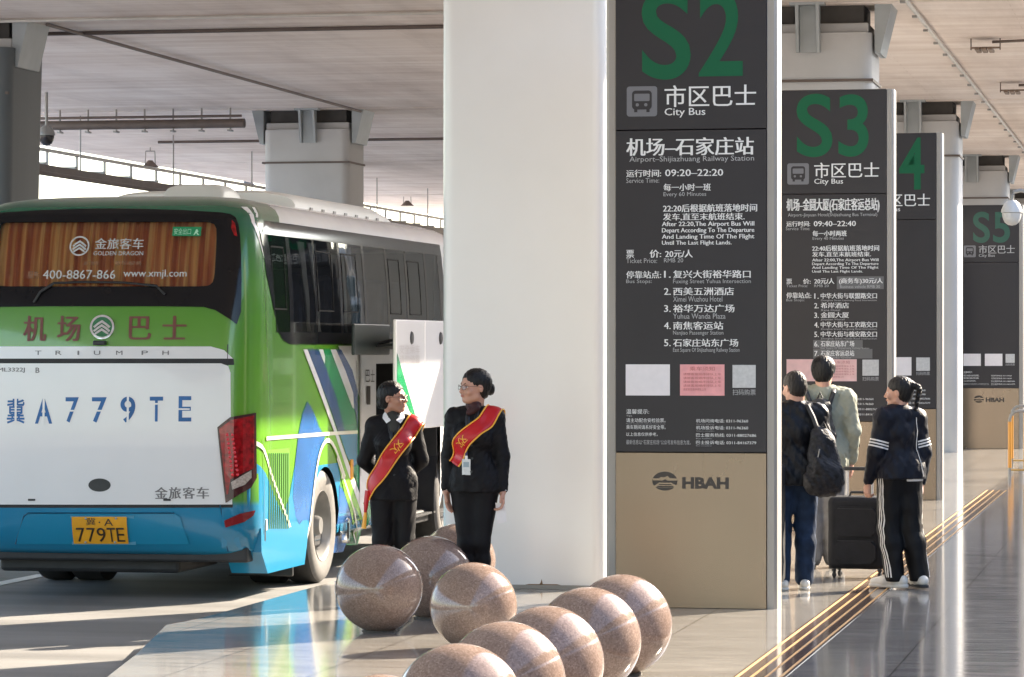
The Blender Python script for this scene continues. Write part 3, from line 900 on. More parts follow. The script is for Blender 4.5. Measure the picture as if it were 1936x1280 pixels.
cut_side(idx_right, 4.15, 6.9, 0.40, 1.85)    # open luggage bay
for i in range(zi(2.42), zi(3.0)):          # rear window
    for k in range(nX - 1): cut.add((i, k))
g = MB()
vs = [(x, y, LV[i][0]) for i, rg in enumerate(rings) for x, y in rg]
fs = []
for i in range(len(LV) - 1):
    for k in range(NR):
        if (i, k) in cut: continue
        fs.append((i * NR + k, i * NR + (k + 1) % NR, (i + 1) * NR + (k + 1) % NR, (i + 1) * NR + k))
fs.append(tuple(range((len(LV) - 1) * NR, len(LV) * NR)))
fs.append(tuple(range(NR))[::-1])
g.add(vs, fs)

def rear_px(px, py):
    x = (px - 188) / 239.8 / CA
    for _ in range(3):
        D = 26.9 - x * SA + 0.0
        x = ((px - CX) / F * D - BX) / CA
    z = EYE - (py - CY) / F * D - ROADZ
    return x, z
def side_px(px, py, out=0.0):
    q = (px - CX) / F
    x0 = 1.25 + out
    Xr, Dr = BX + x0 * CA, BY - x0 * SA
    s = (q * Dr - Xr) / (SA - CA * q)
    D = Dr + CA * s
    return s, EYE - (py - CY) / F * D - ROADZ

def bus_paint():
    m = bpy.data.materials.new("bus_livery_paint")
    m.use_nodes = True
    t = m.node_tree; N = t.nodes; L = t.links
    b = N["Principled BSDF"]; b.inputs["Roughness"].default_value = 0.22
    b.inputs["Coat Weight"].default_value = 0.6; b.inputs["Coat Roughness"].default_value = 0.05
    tc = N.new("ShaderNodeTexCoord"); sp = N.new("ShaderNodeSeparateXYZ")
    L.new(tc.outputs["Object"], sp.inputs[0])
    def math_(op, a, b_=None):
        n = N.new("ShaderNodeMath"); n.operation = op
        for k, v in ((0, a), (1, b_)):
            if v is None: continue
            if hasattr(v, "links"): L.new(v, n.inputs[k])
            else: n.inputs[k].default_value = v
        return n.outputs[0]
    def mix(f, a, b_):
        n = N.new("ShaderNodeMix"); n.data_type = 'RGBA'
        L.new(f, n.inputs[0])
        for k, v in ((6, a), (7, b_)):
            if hasattr(v, "links"): L.new(v, n.inputs[k])
            else: n.inputs[k].default_value = (*v, 1)
        return n.outputs[2]
    x, y, z = sp.outputs
    r = N.new("ShaderNodeValToRGB"); cr = r.color_ramp
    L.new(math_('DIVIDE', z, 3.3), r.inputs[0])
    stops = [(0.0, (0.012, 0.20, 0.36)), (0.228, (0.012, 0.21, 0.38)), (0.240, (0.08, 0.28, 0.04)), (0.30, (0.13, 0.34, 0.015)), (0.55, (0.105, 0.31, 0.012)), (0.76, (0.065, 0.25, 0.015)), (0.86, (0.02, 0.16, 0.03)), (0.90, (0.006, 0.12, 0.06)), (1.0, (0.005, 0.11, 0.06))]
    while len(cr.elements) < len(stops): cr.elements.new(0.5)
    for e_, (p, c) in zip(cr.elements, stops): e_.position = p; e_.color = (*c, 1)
    # the front half of the bus and the roof flanks are white behind the slanting stripes
    (sa, za), (sb, zb) = side_px(643, 662), side_px(676, 742)
    k = (sb - sa) / (zb - za)
    lim = math_('ADD', math_('MULTIPLY', math_('SUBTRACT', z, za), k), sa)
    below = math_('LESS_THAN', z, 2.01)
    f1 = math_('MULTIPLY', math_('GREATER_THAN', y, lim), below)
    limr = math_('ADD', math_('MULTIPLY', math_('SUBTRACT', z, 3.0), 1.2), 1.05)
    f2 = math_('MULTIPLY', math_('GREATER_THAN', y, limr), math_('GREATER_THAN', z, 2.96))
    f = math_('MAXIMUM', math_('MAXIMUM', f1, f2), math_('GREATER_THAN', y, 6.95))
    L.new(mix(f, r.outputs[0], (0.74, 0.74, 0.75)), b.inputs["Base Color"])
    n2 = N.new("ShaderNodeTexNoise"); n2.inputs["Scale"].default_value = 2.2; n2.inputs["Detail"].default_value = 2
    L.new(tc.outputs["Object"], n2.inputs["Vector"])
    bp = N.new("ShaderNodeBump"); bp.inputs["Strength"].default_value = 0.05; bp.inputs["Distance"].default_value = 0.03
    L.new(n2.outputs["Fac"], bp.inputs["Height"]); L.new(bp.outputs[0], b.inputs["Normal"])
    mr = N.new("ShaderNodeMapRange"); mr.inputs[3].default_value = 0.16; mr.inputs[4].default_value = 0.30
    L.new(n2.outputs["Fac"], mr.inputs[0]); L.new(mr.outputs[0], b.inputs["Roughness"])
    return m
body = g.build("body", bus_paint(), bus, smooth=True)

PT = dict(rough=0.24, coat=0.5)
M_BWHITE = mat("bus_white_paint", (0.76, 0.75, 0.76), var=0.02, scale=2, **PT)
M_BBLUE = mat("bus_blue_paint", (0.022, 0.125, 0.36), var=0.25, scale=2, **PT)
M_BCYAN = mat("bus_cyan_paint", (0.015, 0.23, 0.42), **PT)
M_BNAVY = mat("bus_navy_paint", (0.02, 0.07, 0.20), **PT)
M_BSLATE = mat("bus_slate_paint", (0.06, 0.13, 0.33), **PT)
M_BEMER = mat("bus_emerald_paint", (0.005, 0.26, 0.085), **PT)
M_BDGREEN = mat("bus_dark_green_paint", (0.005, 0.13, 0.06), **PT)
M_BLIME = mat("bus_lime_paint", (0.20, 0.50, 0.025), **PT)
M_FRIT = mat("window_frit_black", (0.008, 0.008, 0.010), 0.10, var=0.1, scale=3, spec=0.3)
M_RUBBER = mat("tyre_rubber", (0.025, 0.024, 0.023), 0.75, var=0.2, scale=20, bump=0.2)
M_UNDER = mat("underbody_black", (0.018, 0.018, 0.02), 0.6, var=0.3, scale=6)
M_RED = mat("tail_lamp_red", (0.30, 0.004, 0.008), 0.14, var=0.55, scale=26)
M_REDD = mat("reflector_red", (0.22, 0.012, 0.015), 0.2)
M_CLEARL = mat("reverse_lamp_clear", (0.45, 0.38, 0.34), 0.2, var=0.3, scale=60)
M_CHROME = mat("chrome", (0.75, 0.75, 0.76), 0.12, 1.0)
M_MAROON = mat("maroon_lettering", (0.16, 0.035, 0.025), 0.4)
M_SILVER = mat("grey_lettering", (0.16, 0.15, 0.16), 0.35, 0.3)
M_STENCIL = mat("blue_stencil_lettering", (0.02, 0.13, 0.37), 0.45, var=0.15, scale=6)
M_PLATE = mat("amber_number_plate", (0.78, 0.36, 0.02), 0.4, var=0.10, scale=9)
M_BLACKT = mat("black_lettering", (0.03, 0.02, 0.015), 0.5)
M_WTXT = mat("window_white_lettering", (0.55, 0.55, 0.52), 0.5)
M_INT = mat("bus_interior_dark", (0.035, 0.035, 0.04), 0.8, var=0.2, scale=3)
M_SEAT = mat("bus_seat_fabric", (0.05, 0.06, 0.10), 0.8, var=0.4, scale=12)

def glass(name, tint, k):
    m = bpy.data.materials.new(name)
    m.use_nodes = True
    t = m.node_tree; N = t.nodes; L = t.links
    N.remove(N["Principled BSDF"])
    tr = N.new("ShaderNodeBsdfTransparent"); tr.inputs[0].default_value = (*tint, 1)
    gl = N.new("ShaderNodeBsdfGlossy"); gl.inputs["Roughness"].default_value = 0.02; gl.inputs["Color"].default_value = (0.58, 0.60, 0.62, 1)
    fr = N.new("ShaderNodeFresnel"); fr.inputs[0].default_value = 1.5
    ad = N.new("ShaderNodeMath"); ad.operation = 'ADD'; ad.inputs[1].default_value = k
    L.new(fr.outputs[0], ad.inputs[0])
    n = N.new("ShaderNodeTexNoise"); n.inputs["Scale"].default_value = 1.7
    tc = N.new("ShaderNodeTexCoord"); L.new(tc.outputs["Object"], n.inputs["Vector"])
    bp = N.new("ShaderNodeBump"); bp.inputs["Strength"].default_value = 0.06; bp.inputs["Distance"].default_value = 0.03
    L.new(n.outputs["Fac"], bp.inputs["Height"]); L.new(bp.outputs[0], gl.inputs["Normal"])
    mx = N.new("ShaderNodeMixShader")
    L.new(ad.outputs[0], mx.inputs[0]); L.new(tr.outputs[0], mx.inputs[1]); L.new(gl.outputs[0], mx.inputs[2])
    L.new(mx.outputs[0], N["Material Output"].inputs[0])
    return m
M_SIDEGLASS = glass("tinted_side_glass", (0.42, 0.44, 0.45), 0.07)
M_SIDEGLASSL = glass("dark_side_glass", (0.06, 0.065, 0.07), 0.07)
M_REARGLASS = glass("tinted_rear_glass", (0.80, 0.77, 0.72), 0.02)

def gridded(poly, step):
    bm = bmesh.new()
    f = bm.faces.new([bm.verts.new((a, b, 0)) for a, b in poly])
    lo = [min(p[k] for p in poly) for k in (0, 1)]; hi = [max(p[k] for p in poly) for k in (0, 1)]
    for k in (0, 1):
        c = math.ceil(lo[k] / step) * step
        while c < hi[k]:
            if c > lo[k] + 1e-4:
                co = [0, 0, 0]; no = [0, 0, 0]; co[k] = c; no[k] = 1
                bmesh.ops.bisect_plane(bm, geom=bm.verts[:] + bm.edges[:] + bm.faces[:], plane_co=co, plane_no=no)
            c += step
    bmesh.ops.triangulate(bm, faces=bm.faces[:])
    bm.verts.index_update()
    v = [(q.co.x, q.co.y) for q in bm.verts]; fc = [tuple(q.index for q in f.verts) for f in bm.faces]
    bm.free()
    return v, fc

def on_side(s, z, off, left=False):
    """Point on the flank, following the rounded rear corner."""
    x = side_x(z); rc = min(0.26, x * 0.6)
    yc = rear_y(x - rc, z) + rc
    if s >= yc:
        p = (x + off, s, z)
    else:
        a = min((yc - s) / rc, 1.0)
        a = math.asin(min(a, 1.0))
        p = ((x - rc) + (rc + off) * math.cos(a), yc - (rc + off) * math.sin(a), z)
    return (-p[0], p[1], p[2]) if left else p
def on_rear(x, z, off):
    w_ = side_x(z); rc = min(0.26, w_ * 0.6); xl = w_ - rc
    if abs(x) <= xl: return (x, rear_y(x, z) - off, z)
    a = math.asin(min((abs(x) - xl) / rc, 1.0))
    sx = 1 if x > 0 else -1
    return (sx * (xl + (rc + off) * math.sin(a)), rear_y(xl, z) + rc - (rc + off) * math.cos(a), z)

def side_decal(name, pts, m, off=0.003, parent=bus, px=True, left=False, step=0.12):
    poly = [side_px(*p) for p in pts] if px else pts
    v, f = gridded(poly, step)
    g = MB(); g.add([on_side(a, b, off, left) for a, b in v], f)
    return g.build(name, m, parent, smooth=True)
def rear_decal(name, pts, m, off=0.003, parent=bus, px=True, step=0.10):
    poly = [rear_px(*p) for p in pts] if px else pts
    v, f = gridded(poly, step)
    g = MB(); g.add([on_rear(a, b, off) for a, b in v], f)
    return g.build(name, m, parent, smooth=True)
def z4(pts): return [(430 + x / 2.724, 660 + y / 2.724) for x, y in pts]

# --- livery on the flank (outlines from the photograph, laid on the body's real surface)
side_decal("livery_stripe", z4([(195, 640), (150, 570), (118, 560), (118, 1010), (160, 1030), (240, 1105), (385, 1085), (420, 1080), (430, 900), (450, 640), (480, 520), (500, 450), (470, 400), (445, 330), (410, 268), (385, 330), (365, 430), (345, 600), (318, 760), (285, 850), (250, 780)]), M_BCYAN)
side_decal("livery_stripe", z4([(335, 760), (345, 600), (365, 430), (385, 335), (410, 270), (445, 332), (470, 402), (500, 452), (480, 520), (455, 640), (440, 760), (425, 900), (400, 960), (350, 860)]), M_BBLUE, 0.0045)
side_decal("livery_stripe", z4([(575, 432), (668, 425), (668, 600), (640, 610), (610, 540)]), M_BCYAN)
side_decal("livery_stripe", z4([(575, 700), (600, 740), (655, 880), (655, 1000), (640, 1045), (572, 1052)]), M_BBLUE)
side_decal("livery_stripe", z4([(640, 610), (668, 590), (668, 430), (690, 440), (735, 600), (760, 760), (740, 900), (712, 1010), (655, 1010), (655, 880), (720, 860)]), M_BEMER, 0.0045)
side_decal("livery_stripe", z4([(510, 440), (560, 430), (620, 590), (720, 850), (704, 1000), (655, 900), (600, 740), (560, 560)]), M_BLIME, 0.0055)
side_decal("livery_stripe", z4([(650, 800), (705, 905), (718, 870), (712, 1000), (655, 1005)]), M_BDGREEN, 0.0055)
side_decal("livery_stripe", z4([(386, 2), (408, 2), (466, 150), (563, 430), (716, 850), (710, 895), (650, 738), (547, 430), (455, 182)]), M_BWHITE, 0.0075)
side_decal("livery_stripe", z4([(412, 2), (466, 2), (505, 95), (562, 255), (604, 424), (570, 427), (535, 320), (470, 150)]), M_BNAVY)
side_decal("livery_stripe", z4([(466, 2), (530, 2), (605, 170), (648, 300), (672, 423), (604, 424), (562, 255), (505, 95)]), M_BEMER)
side_decal("livery_stripe", z4([(468, 2), (490, 2), (500, 40), (498, 78)]), M_BWHITE, 0.005)
side_decal("livery_stripe", z4([(530, 2), (584, 2), (642, 110), (670, 220), (672, 423), (660, 330), (648, 300), (605, 170)]), M_BSLATE)
side_decal("livery_stripe", z4([(528, 2), (556, 2), (605, 110), (645, 225), (650, 308), (640, 300), (588, 160)]), M_BWHITE, 0.005)
# thin cream lines: the belt line, the slanted line behind the vent, the wheel arch trim
def side_line(name, pts, wd, m, off=0.006):
    Q = [Vector(side_px(*p)) for p in pts]
    P = []
    for i in range(len(Q) - 1):          # smooth curve through the points
        a, b_, c_, d_ = Q[max(i - 1, 0)], Q[i], Q[i + 1], Q[min(i + 2, len(Q) - 1)]
        for k in range(6):
            t = k / 6
            P.append(0.5 * ((2 * b_) + (c_ - a) * t + (2 * a - 5 * b_ + 4 * c_ - d_) * t * t + (3 * b_ - a - 3 * c_ + d_) * t ** 3))
    P.append(Q[-1])
    g = MB(); L_, R_ = [], []
    for i, p in enumerate(P):
        t = (P[min(i + 1, len(P) - 1)] - P[max(i - 1, 0)]).normalized(); n = Vector((-t.y, t.x)) * wd / 2
        L_.append(p + n); R_.append(p - n)
    vs = [on_side(q.x, q.y, off) for q in L_] + [on_side(q.x, q.y, off) for q in R_]
    k = len(P)
    g.add(vs, [(i, i + 1, k + i + 1, k + i) for i in range(k - 1)])
    return g.build(name, m, bus, smooth=True)
M_CREAM = mat("cream_line", (0.72, 0.70, 0.58), 0.35)
side_line("belt_line", z4([(196, 460), (300, 452), (420, 443), (540, 434), (665, 427)]), 0.030, M_CREAM, 0.010)
side_line("accent_line", z4([(118, 458), (150, 475), (180, 510), (200, 560), (225, 650), (275, 790), (330, 930), (388, 1072)]), 0.035, M_CREAM)
side_line("accent_line", z4([(560, 560), (600, 680), (640, 800), (690, 950), (702, 1000)]), 0.03, M_CREAM, 0.008)
arch = [(400, 1076), (416, 1040), (424, 900), (436, 760), (455, 610), (475, 520), (497, 478), (515, 470), (535, 488), (560, 540), (600, 660)]
side_line("wheel_arch_trim", z4(arch), 0.038, M_CREAM, 0.012)
side_decal("vent_panel", z4([(205, 520), (320, 510), (318, 760), (300, 940), (212, 950)]), mat("vent_green", (0.13, 0.35, 0.03), 0.35), 0.001)
g = MB()
for k in range(10):
    a = 212 + k * 10.8
    P0 = side_px(*z4([(a, 535)])[0]); P1 = side_px(*z4([(a, 925)])[0])
    p0 = on_side(P0[0], P0[1], 0.008); p1 = on_side(P0[0], P1[1], 0.008)
    g.box(p0[0] - 0.004, p0[0] + 0.001, p0[1] - 0.006, p0[1] + 0.006, p1[2], p0[2])
g.build("vent_slats", mat("vent_green_dark", (0.05, 0.17, 0.05), 0.5), bus)
for pts in ([(660, 60), (660, 1000)], [(180, 460), (190, 1020)]):
    side_line("panel_gap", z4(pts), 0.008, M_UNDER, 0.009)
for x, y, c in ((198, 905, M_CREAM), (196, 960, M_BLACKP), (372, 962, M_REDD), (300, 1030, M_BLACKP), (325, 1025, M_CREAM), (402, 1010, M_BLACKP), (588, 640, M_CREAM), (580, 985, M_CREAM)):
    s, z = side_px(*z4([(x, y)])[0]); p = on_side(s, z, 0.0)
    g = MB(); g.box(p[0] - 0.01, p[0] + 0.012, p[1] - 0.018, p[1] + 0.018, z - 0.045, z + 0.045, 0.005); g.build("side_marker", c, bus)
s, z = side_px(*z4([(624, 935)])[0]); p = on_side(s, z, 0)
g = MB(); g.box(p[0], p[0] + 0.012, s - 0.05, s + 0.05, z - 0.11, z + 0.11, 0.03); h = g.build("flap_handle", M_CHROME, bus)
g = MB(); g.box(p[0] + 0.008, p[0] + 0.016, s - 0.03, s + 0.03, z - 0.07, z + 0.07, 0.02); g.build("grip", M_BLACKP, h)
s, z = side_px(*z4([(634, 620)])[0]); p = on_side(s, z, 0)
g = MB(); g.box(p[0], p[0] + 0.02, s - 0.04, s + 0.04, z - 0.09, z + 0.09, 0.01); g.build("side_marker", mat("amber_lens", (0.7, 0.30, 0.03), 0.25), bus)

# --- flank windows: frit around, tinted panes, interior behind
def window_band(left):
    out = [(0.16, 3.00), (0.40, 3.01), (7.15, 3.01), (7.15, 2.02), (1.12, 2.02), (0.92, 2.05), (0.78, 2.14), (0.64, 2.30), (0.46, 2.58), (0.30, 2.82)]
    panes = [(0.64, 1.14), (1.26, 2.00), (2.06, 2.86), (2.94, 3.75), (3.83, 4.65), (4.73, 5.45), (5.53, 6.30), (6.38, 6.92)]
    top, bot = 2.90, 2.12
    # frit: strips above, below and between
    nm = "window_frit"
    side_decal(nm, [(0.40, 3.00), (0.60, 3.01), (7.15, 3.01), (7.15, top), (0.415, top)], M_FRIT, 0.004, px=False, left=left, step=0.2)
    side_decal(nm, [(0.64, bot), (7.15, bot), (7.15, 2.02), (1.12, 2.02), (0.92, 2.05), (0.78, bot - 0.005)], M_FRIT, 0.004, px=False, left=left, step=0.2)
    side_decal(nm, [(0.415, top), (0.60, top), (0.72, bot), (0.79, bot), (0.64, 2.30), (0.47, 2.58), (0.425, 2.82)], M_FRIT, 0.004, px=False, left=left, step=0.1)
    prev = panes[0][1]
    for a, b in panes[1:] + [(7.15, 7.2)]:
        side_decal("window_pillar", [(prev, top), (a, top), (a, bot), (prev, bot)], M_FRIT, 0.004, px=False, left=left, step=0.1)
        prev = b
    for i, (a, b) in enumerate(panes):
        if i == 0:
            q = [(0.60, top), (b, top), (b, bot), (0.73, bot)]
        else:
            q = [(a, top), (b, top), (b, bot), (a, bot)]
        p = side_decal("window", q, M_SIDEGLASSL if left else M_SIDEGLASS, 0.002, px=False, left=left, step=0.12)
        if i in (0, 2, 3, 5, 6):           # sliding vent frame in the pane
            g = MB()
            x = side_x(2.5) + 0.004
            xa = a + 0.04 if i else 0.66; xb = b - (0.24 if i else 0.1)
            for z0, z1 in ((2.30, 2.32), (2.80, 2.82)):
                X = side_x(z0) * (-1 if left else 1)
                g.box(X - 0.006, X + 0.007, xa, xb, z0, z0 + 0.012)
            for yy in (xa, xb):
                pts = [(side_x(z) * (-1 if left else 1), yy, z) for z in (2.31, 2.5, 2.7, 2.81)]
                g.tube(pts, 0.007, 6)
            g.build("sash", mat("sash_black", (0.006, 0.006, 0.007), 0.7, spec=0.15), p)
window_band(False); window_band(True)
# interior: floor, curtains, seats
g = MB(); g.box(-1.2, 1.2, 0.3, 7.5, 1.90, 1.96); g.build("cabin_floor", M_INT, bus)
g = MB(); g.box(-1.1, 1.1, 7.25, 7.3, 1.97, 2.93); g.build("cabin_bulkhead", M_INT, bus)
g = MB(); g.box(-1.12, 1.12, 0.36, 7.4, 2.985, 3.02); g.build("cabin_ceiling", M_INT, bus)
M_CURT = mat("orange_striped_curtain", (0.42, 0.15, 0.055), 0.8, var=0.25, scale=5)
M_CURTW = mat("pale_curtain", (0.85, 0.83, 0.78), 0.8, var=0.08, scale=6)
def curtain(name, path_fn, n, z0, z1, amp, m, waist=None):
    g = MB(); vs = []; rows = 10
    for r in range(rows + 1):
        z = z0 + (z1 - z0) * r / rows
        for k in range(n + 1):
            t = k / n
            vs.append(path_fn(t, z, amp * math.sin(k * 1.15 + 0.6 * math.sin(k * 0.37) + 0.3 * math.sin(r * 0.8 + k))))
    fs = [(r * (n + 1) + k, r * (n + 1) + k + 1, (r + 1) * (n + 1) + k + 1, (r + 1) * (n + 1) + k) for r in range(rows) for k in range(n)]
    g.add(vs, fs)
    return g.build(name, m, bus, smooth=True)
def m_curtain():
    m = bpy.data.materials.new("striped_curtain_fabric"); m.use_nodes = True
    t = m.node_tree; N = t.nodes; L = t.links; b = N["Principled BSDF"]; b.inputs["Roughness"].default_value = 0.8
    tc = N.new("ShaderNodeTexCoord"); mp = N.new("ShaderNodeMapping"); mp.inputs["Scale"].default_value = (16, 1, 0.15)
    L.new(tc.outputs["Object"], mp.inputs[0])
    n = N.new("ShaderNodeTexNoise"); n.inputs["Scale"].default_value = 1.6; n.inputs["Detail"].default_value = 2
    L.new(mp.outputs[0], n.inputs["Vector"])
    r = N.new("ShaderNodeValToRGB"); cr = r.color_ramp; cr.elements[0].position = 0.36; cr.elements[1].position = 0.62
    cr.elements[0].color = (0.50, 0.12, 0.045, 1); cr.elements[1].color = (0.90, 0.52, 0.20, 1); e_ = cr.elements.new(0.5); e_.color = (0.72, 0.26, 0.09, 1)
    L.new(n.outputs["Fac"], r.inputs[0]); L.new(r.outputs[0], b.inputs["Base Color"])
    return m
curtain("curtain", lambda t, z, a: (-0.93 + 1.86 * t, rear_y(0, z) + 0.075 + a, z), 150, 2.475, 2.995, 0.013, m_curtain())
for s0, s1, lean in ((1.75, 1.98, 0.22), (2.10, 2.36, 0.20), (3.20, 3.34, 0.08), (3.5, 3.62, 0.06)):
    curtain("curtain", lambda t, z, a: (side_x(z) - 0.05 - abs(a), s0 + lean * (2.9 - z) / 0.8 + (s1 - s0) * t * (0.35 + 0.65 * abs((z - 2.2) / 0.7)), z), 24, 2.13, 2.88, 0.018, M_CURTW)
g = MB()
for r in range(6):
    for xs in (-0.95, -0.5, 0.5, 0.95):
        y = 0.85 + r * 1.0
        g.box(xs - 0.20, xs + 0.20, y, y + 0.12, 1.97, 2.62, 0.05)
tag(g.build("seat_backs", M_SEAT, bus), kind=None)

# --- rear: window, panels, lamps, plate, writing
rear_decal("rear_window_frit", [(-30, 400), (0, 393), (200, 391), (400, 398), (424, 404), (438, 440), (446, 520), (447, 590), (441, 613), (425, 600), (405, 585), (380, 579), (0, 579), (-30, 579), (-75, 590), (-71, 440), (-60, 404)], M_FRIT, 0.002)
bpy.data.objects.remove(bpy.data.objects["rear_window_frit"])
def rring(name, outer, inner, m, off):
    """Frit ring: outer outline with a hole, both in photo pixels with as many points."""
    n = len(outer); vs = []; K = 10
    for k in range(K + 1):
        for a, b in zip(outer, inner):
            x, z = rear_px(a[0] + (b[0] - a[0]) * k / K, a[1] + (b[1] - a[1]) * k / K)
            vs.append(on_rear(x, z, off))
    g = MB(); g.add(vs, [(k * n + i, k * n + (i + 1) % n, (k + 1) * n + (i + 1) % n, (k + 1) * n + i) for k in range(K) for i in range(n)])
    return g.build(name, m, bus, smooth=True)
def mir(px): return 376 - px
right_o = [(188, 391), (250, 392), (320, 394), (400, 399), (416, 402), (426, 408), (433, 422), (438, 445), (442, 480), (445, 520), (447, 560), (447, 590), (441, 613), (430, 604), (415, 594), (402, 586), (380, 580), (300, 579), (188, 579)]
right_i = [(188, 418), (250, 418), (320, 418), (370, 418), (382, 419), (390, 422), (395, 430), (397, 450), (398, 480), (398, 500), (398, 515), (397, 525), (395, 533), (391, 537), (388, 539), (384, 540), (370, 541), (300, 541), (188, 541)]
outer = right_o + [(mir(x), y) for x, y in right_o[::-1]][1:-1]
inner = right_i + [(mir(x), y) for x, y in right_i[::-1]][1:-1]
rring("rear_window_frit", outer, inner, M_FRIT, 0.009)
rw = rear_decal("rear_window", [(p[0], p[1]) for p in inner], M_REARGLASS, 0.001)
# dark boot behind the lower glass
g = MB(); g.box(-0.98, 0.98, 0.13, 0.5, 2.36, 2.455); g.build("parcel_shelf", M_INT, bus)
# white engine lid and lettering strip
def rrect_px(x0, x1, y0, y1, r, n=6): return [(a, b) for a, b in round_rect(x0, x1, y0, y1, r, n)]
rear_decal("trim_strip", [(mir(395), 655), (395, 655), (420, 662), (436, 678), (mir(436), 678), (mir(420), 662)], M_BWHITE, 0.006)
rear_decal("panel_gap", [(mir(437), 678), (437, 678), (438, 690), (mir(438), 690)], M_UNDER, 0.003)
lid = rear_decal("engine_lid", [(mir(425), 687), (415, 687), (428, 692), (432, 705), (436, 954), (mir(436), 954), (mir(432), 705)], M_BWHITE, 0.010)
rear_decal("panel_gap", [(mir(437), 953), (437, 953), (437, 960), (mir(437), 960)], M_UNDER, 0.005)
def rear_text(name, rws, m, off, parent=bus, bold=0.0):
    g = MB()
    for s, x0, x1, y0, y1 in rws:
        def fn(px, py):
            x, z = rear_px(px, -py); return on_rear(x, z, off)
        write(g, s, x0, x1, -y1, -y0, fn, bold)
    return g.build(name, m, parent)
rear_text("number_writing", [("冀", 12, 46, 754, 801), ("A", 66, 99, 753, 801), ("7", 124, 149, 751, 799), ("7", 174, 202, 751, 799), ("9", 228, 256, 750, 799), ("T", 283, 308, 750, 797), ("E", 337, 361, 749, 797)], M_STENCIL, 0.013, lid, 0.012)
g = MB()
for px, y0, y1, dx in ((29, 752, 803, 0), (82.5, 752, 803, 0), (137, 775, 778, 0), (188, 775, 778, 0), (242, 748, 801, 0), (296, 762, 765, 0), (344, 772, 775, 0)):
    wd = 2.0 if y1 - y0 > 10 else 14
    q = [rear_px(px - wd, y0), rear_px(px + wd, y0), rear_px(px + wd, y1), rear_px(px - wd, y1)]
    g.add([on_rear(x, z, 0.0150) for x, z in q], [(0, 1, 2, 3)])
g.build("stencil_bridge", M_BWHITE, lid)
rear_text("maker_writing", [("金", 293, 316, 921, 943), ("旅", 319, 341, 921, 943), ("客", 345, 367, 921, 943), ("车", 371, 393, 921, 943)], M_SILVER, 0.013, lid, -0.06)
rear_text("serial_writing", [("XML3322J", -18, 45, 695, 705), ("B", 66, 73, 695, 705)], M_SILVER, 0.013, lid, -0.05)
rear_text("trim_writing", [(c, x, x + (3 if c == "I" else 12), 663, 671) for c, x in zip("TRIUMPH", (64, 103, 145, 176, 218, 266, 305))], M_SILVER, 0.009, bus, -0.03)
rear_text("bus_writing", [("机", 40, 82, 597, 645), ("场", 105, 147, 597, 645), ("巴", 241, 281, 598, 642), ("士", 304, 347, 597, 642)], M_MAROON, 0.006, bus, -0.05)
# round chevron badge
def disc(px, py, r, off, name, m, parent=bus, a0=0, a1=360, n=40, ry=None):
    g = MB(); pts = [rear_px(px + r * math.cos(R(a)), py + (ry or r) * math.sin(R(a))) for a in np.linspace(a0, a1, n, endpoint=False)]
    lo = [on_rear(x, z, 0.002) for x, z in pts]; hi = [on_rear(x, z, off) for x, z in pts]
    k = len(pts)
    g.add(lo + hi, [tuple(range(k, 2 * k))] + [(i, (i + 1) % k, k + (i + 1) % k, k + i) for i in range(k)])
    return g.build(name, m, parent)
badge = disc(191, 618, 23, 0.016, "badge", M_CHROME)
M_BADGEG = mat("badge_green", (0.03, 0.14, 0.06), 0.25, 0.4)
disc(191, 618, 19, 0.018, "badge_field", M_BADGEG, badge)
def chevrons(px, py, r, off, m, parent, name, big=1.0):
    g = MB()
    for dy in (-0.38, 0.02, 0.42):
        pts = [(-0.86, dy + 0.34), (-0.5, dy + 0.02), (0, dy - 0.30), (0.5, dy + 0.02), (0.86, dy + 0.34), (0.72, dy + 0.50), (0.4, dy + 0.22), (0, dy - 0.04), (-0.4, dy + 0.22), (-0.72, dy + 0.50)]
        pts = [(a, b) if math.hypot(a, b) < 0.97 else (a * 0.97 / math.hypot(a, b), b * 0.97 / math.hypot(a, b)) for a, b in pts]
        P = [rear_px(px + a * r, py + b * r) for a, b in pts]
        V = [on_rear(x, z, off) for x, z in P]
        g.add(V, [(0, 1, 8, 9), (1, 2, 7, 8), (2, 3, 6, 7), (3, 4, 5, 6)])
    return g.build(name, m, parent)
chevrons(191, 618, 19, 0.0215, M_CHROME, badge, "chevrons")
# writing on the rear glass
g = MB(); n = 40
V = [on_rear(*rear_px(139 + r_ * math.cos(a), 464 + r_ * math.sin(a)), 0.006) for r_ in (19, 16) for a in np.linspace(0, math.tau, n, endpoint=False)]
g.add(V, [(i, (i + 1) % n, n + (i + 1) % n, n + i) for i in range(n)]); g.build("emblem_ring", M_WTXT, rw)
chevrons(139, 464, 16, 0.006, M_WTXT, rw, "emblem_chevrons")
rear_text("glass_writing", [("金旅客车", 168, 260, 449, 470), ("GOLDEN DRAGON", 167, 261, 474, 482), ("400-8867-866", 73, 211, 510, 527), ("www.xmjl.com", 226, 345, 509, 527)], M_WTXT, 0.006, rw, -0.03)
rear_text("glass_faint_writing", [("厦门金旅", 150, 178, 493, 501), ("客车服务", 208, 260, 493, 501), ("服务:", 44, 68, 512, 526)], mat("faint_glass_lettering", (0.30, 0.17, 0.10), 0.6), 0.006, rw)
ex = rear_decal("exit_sticker", [(313, 427), (367, 427), (367, 445), (313, 445)], mat("exit_green", (0.01, 0.26, 0.10), 0.4), 0.006, rw)
rear_text("exit_writing", [("安全出口", 316, 348, 430, 442), ], mat("exit_pale", (0.45, 0.75, 0.55), 0.4), 0.008, ex)
g = MB()
for q in ([(352, 428.5), (366, 428.5), (366, 443.5), (352, 443.5)],):
    pass
def pxpoly(g, pts, off): g.add([on_rear(*rear_px(*p), off) for p in pts], [tuple(range(len(pts)))])
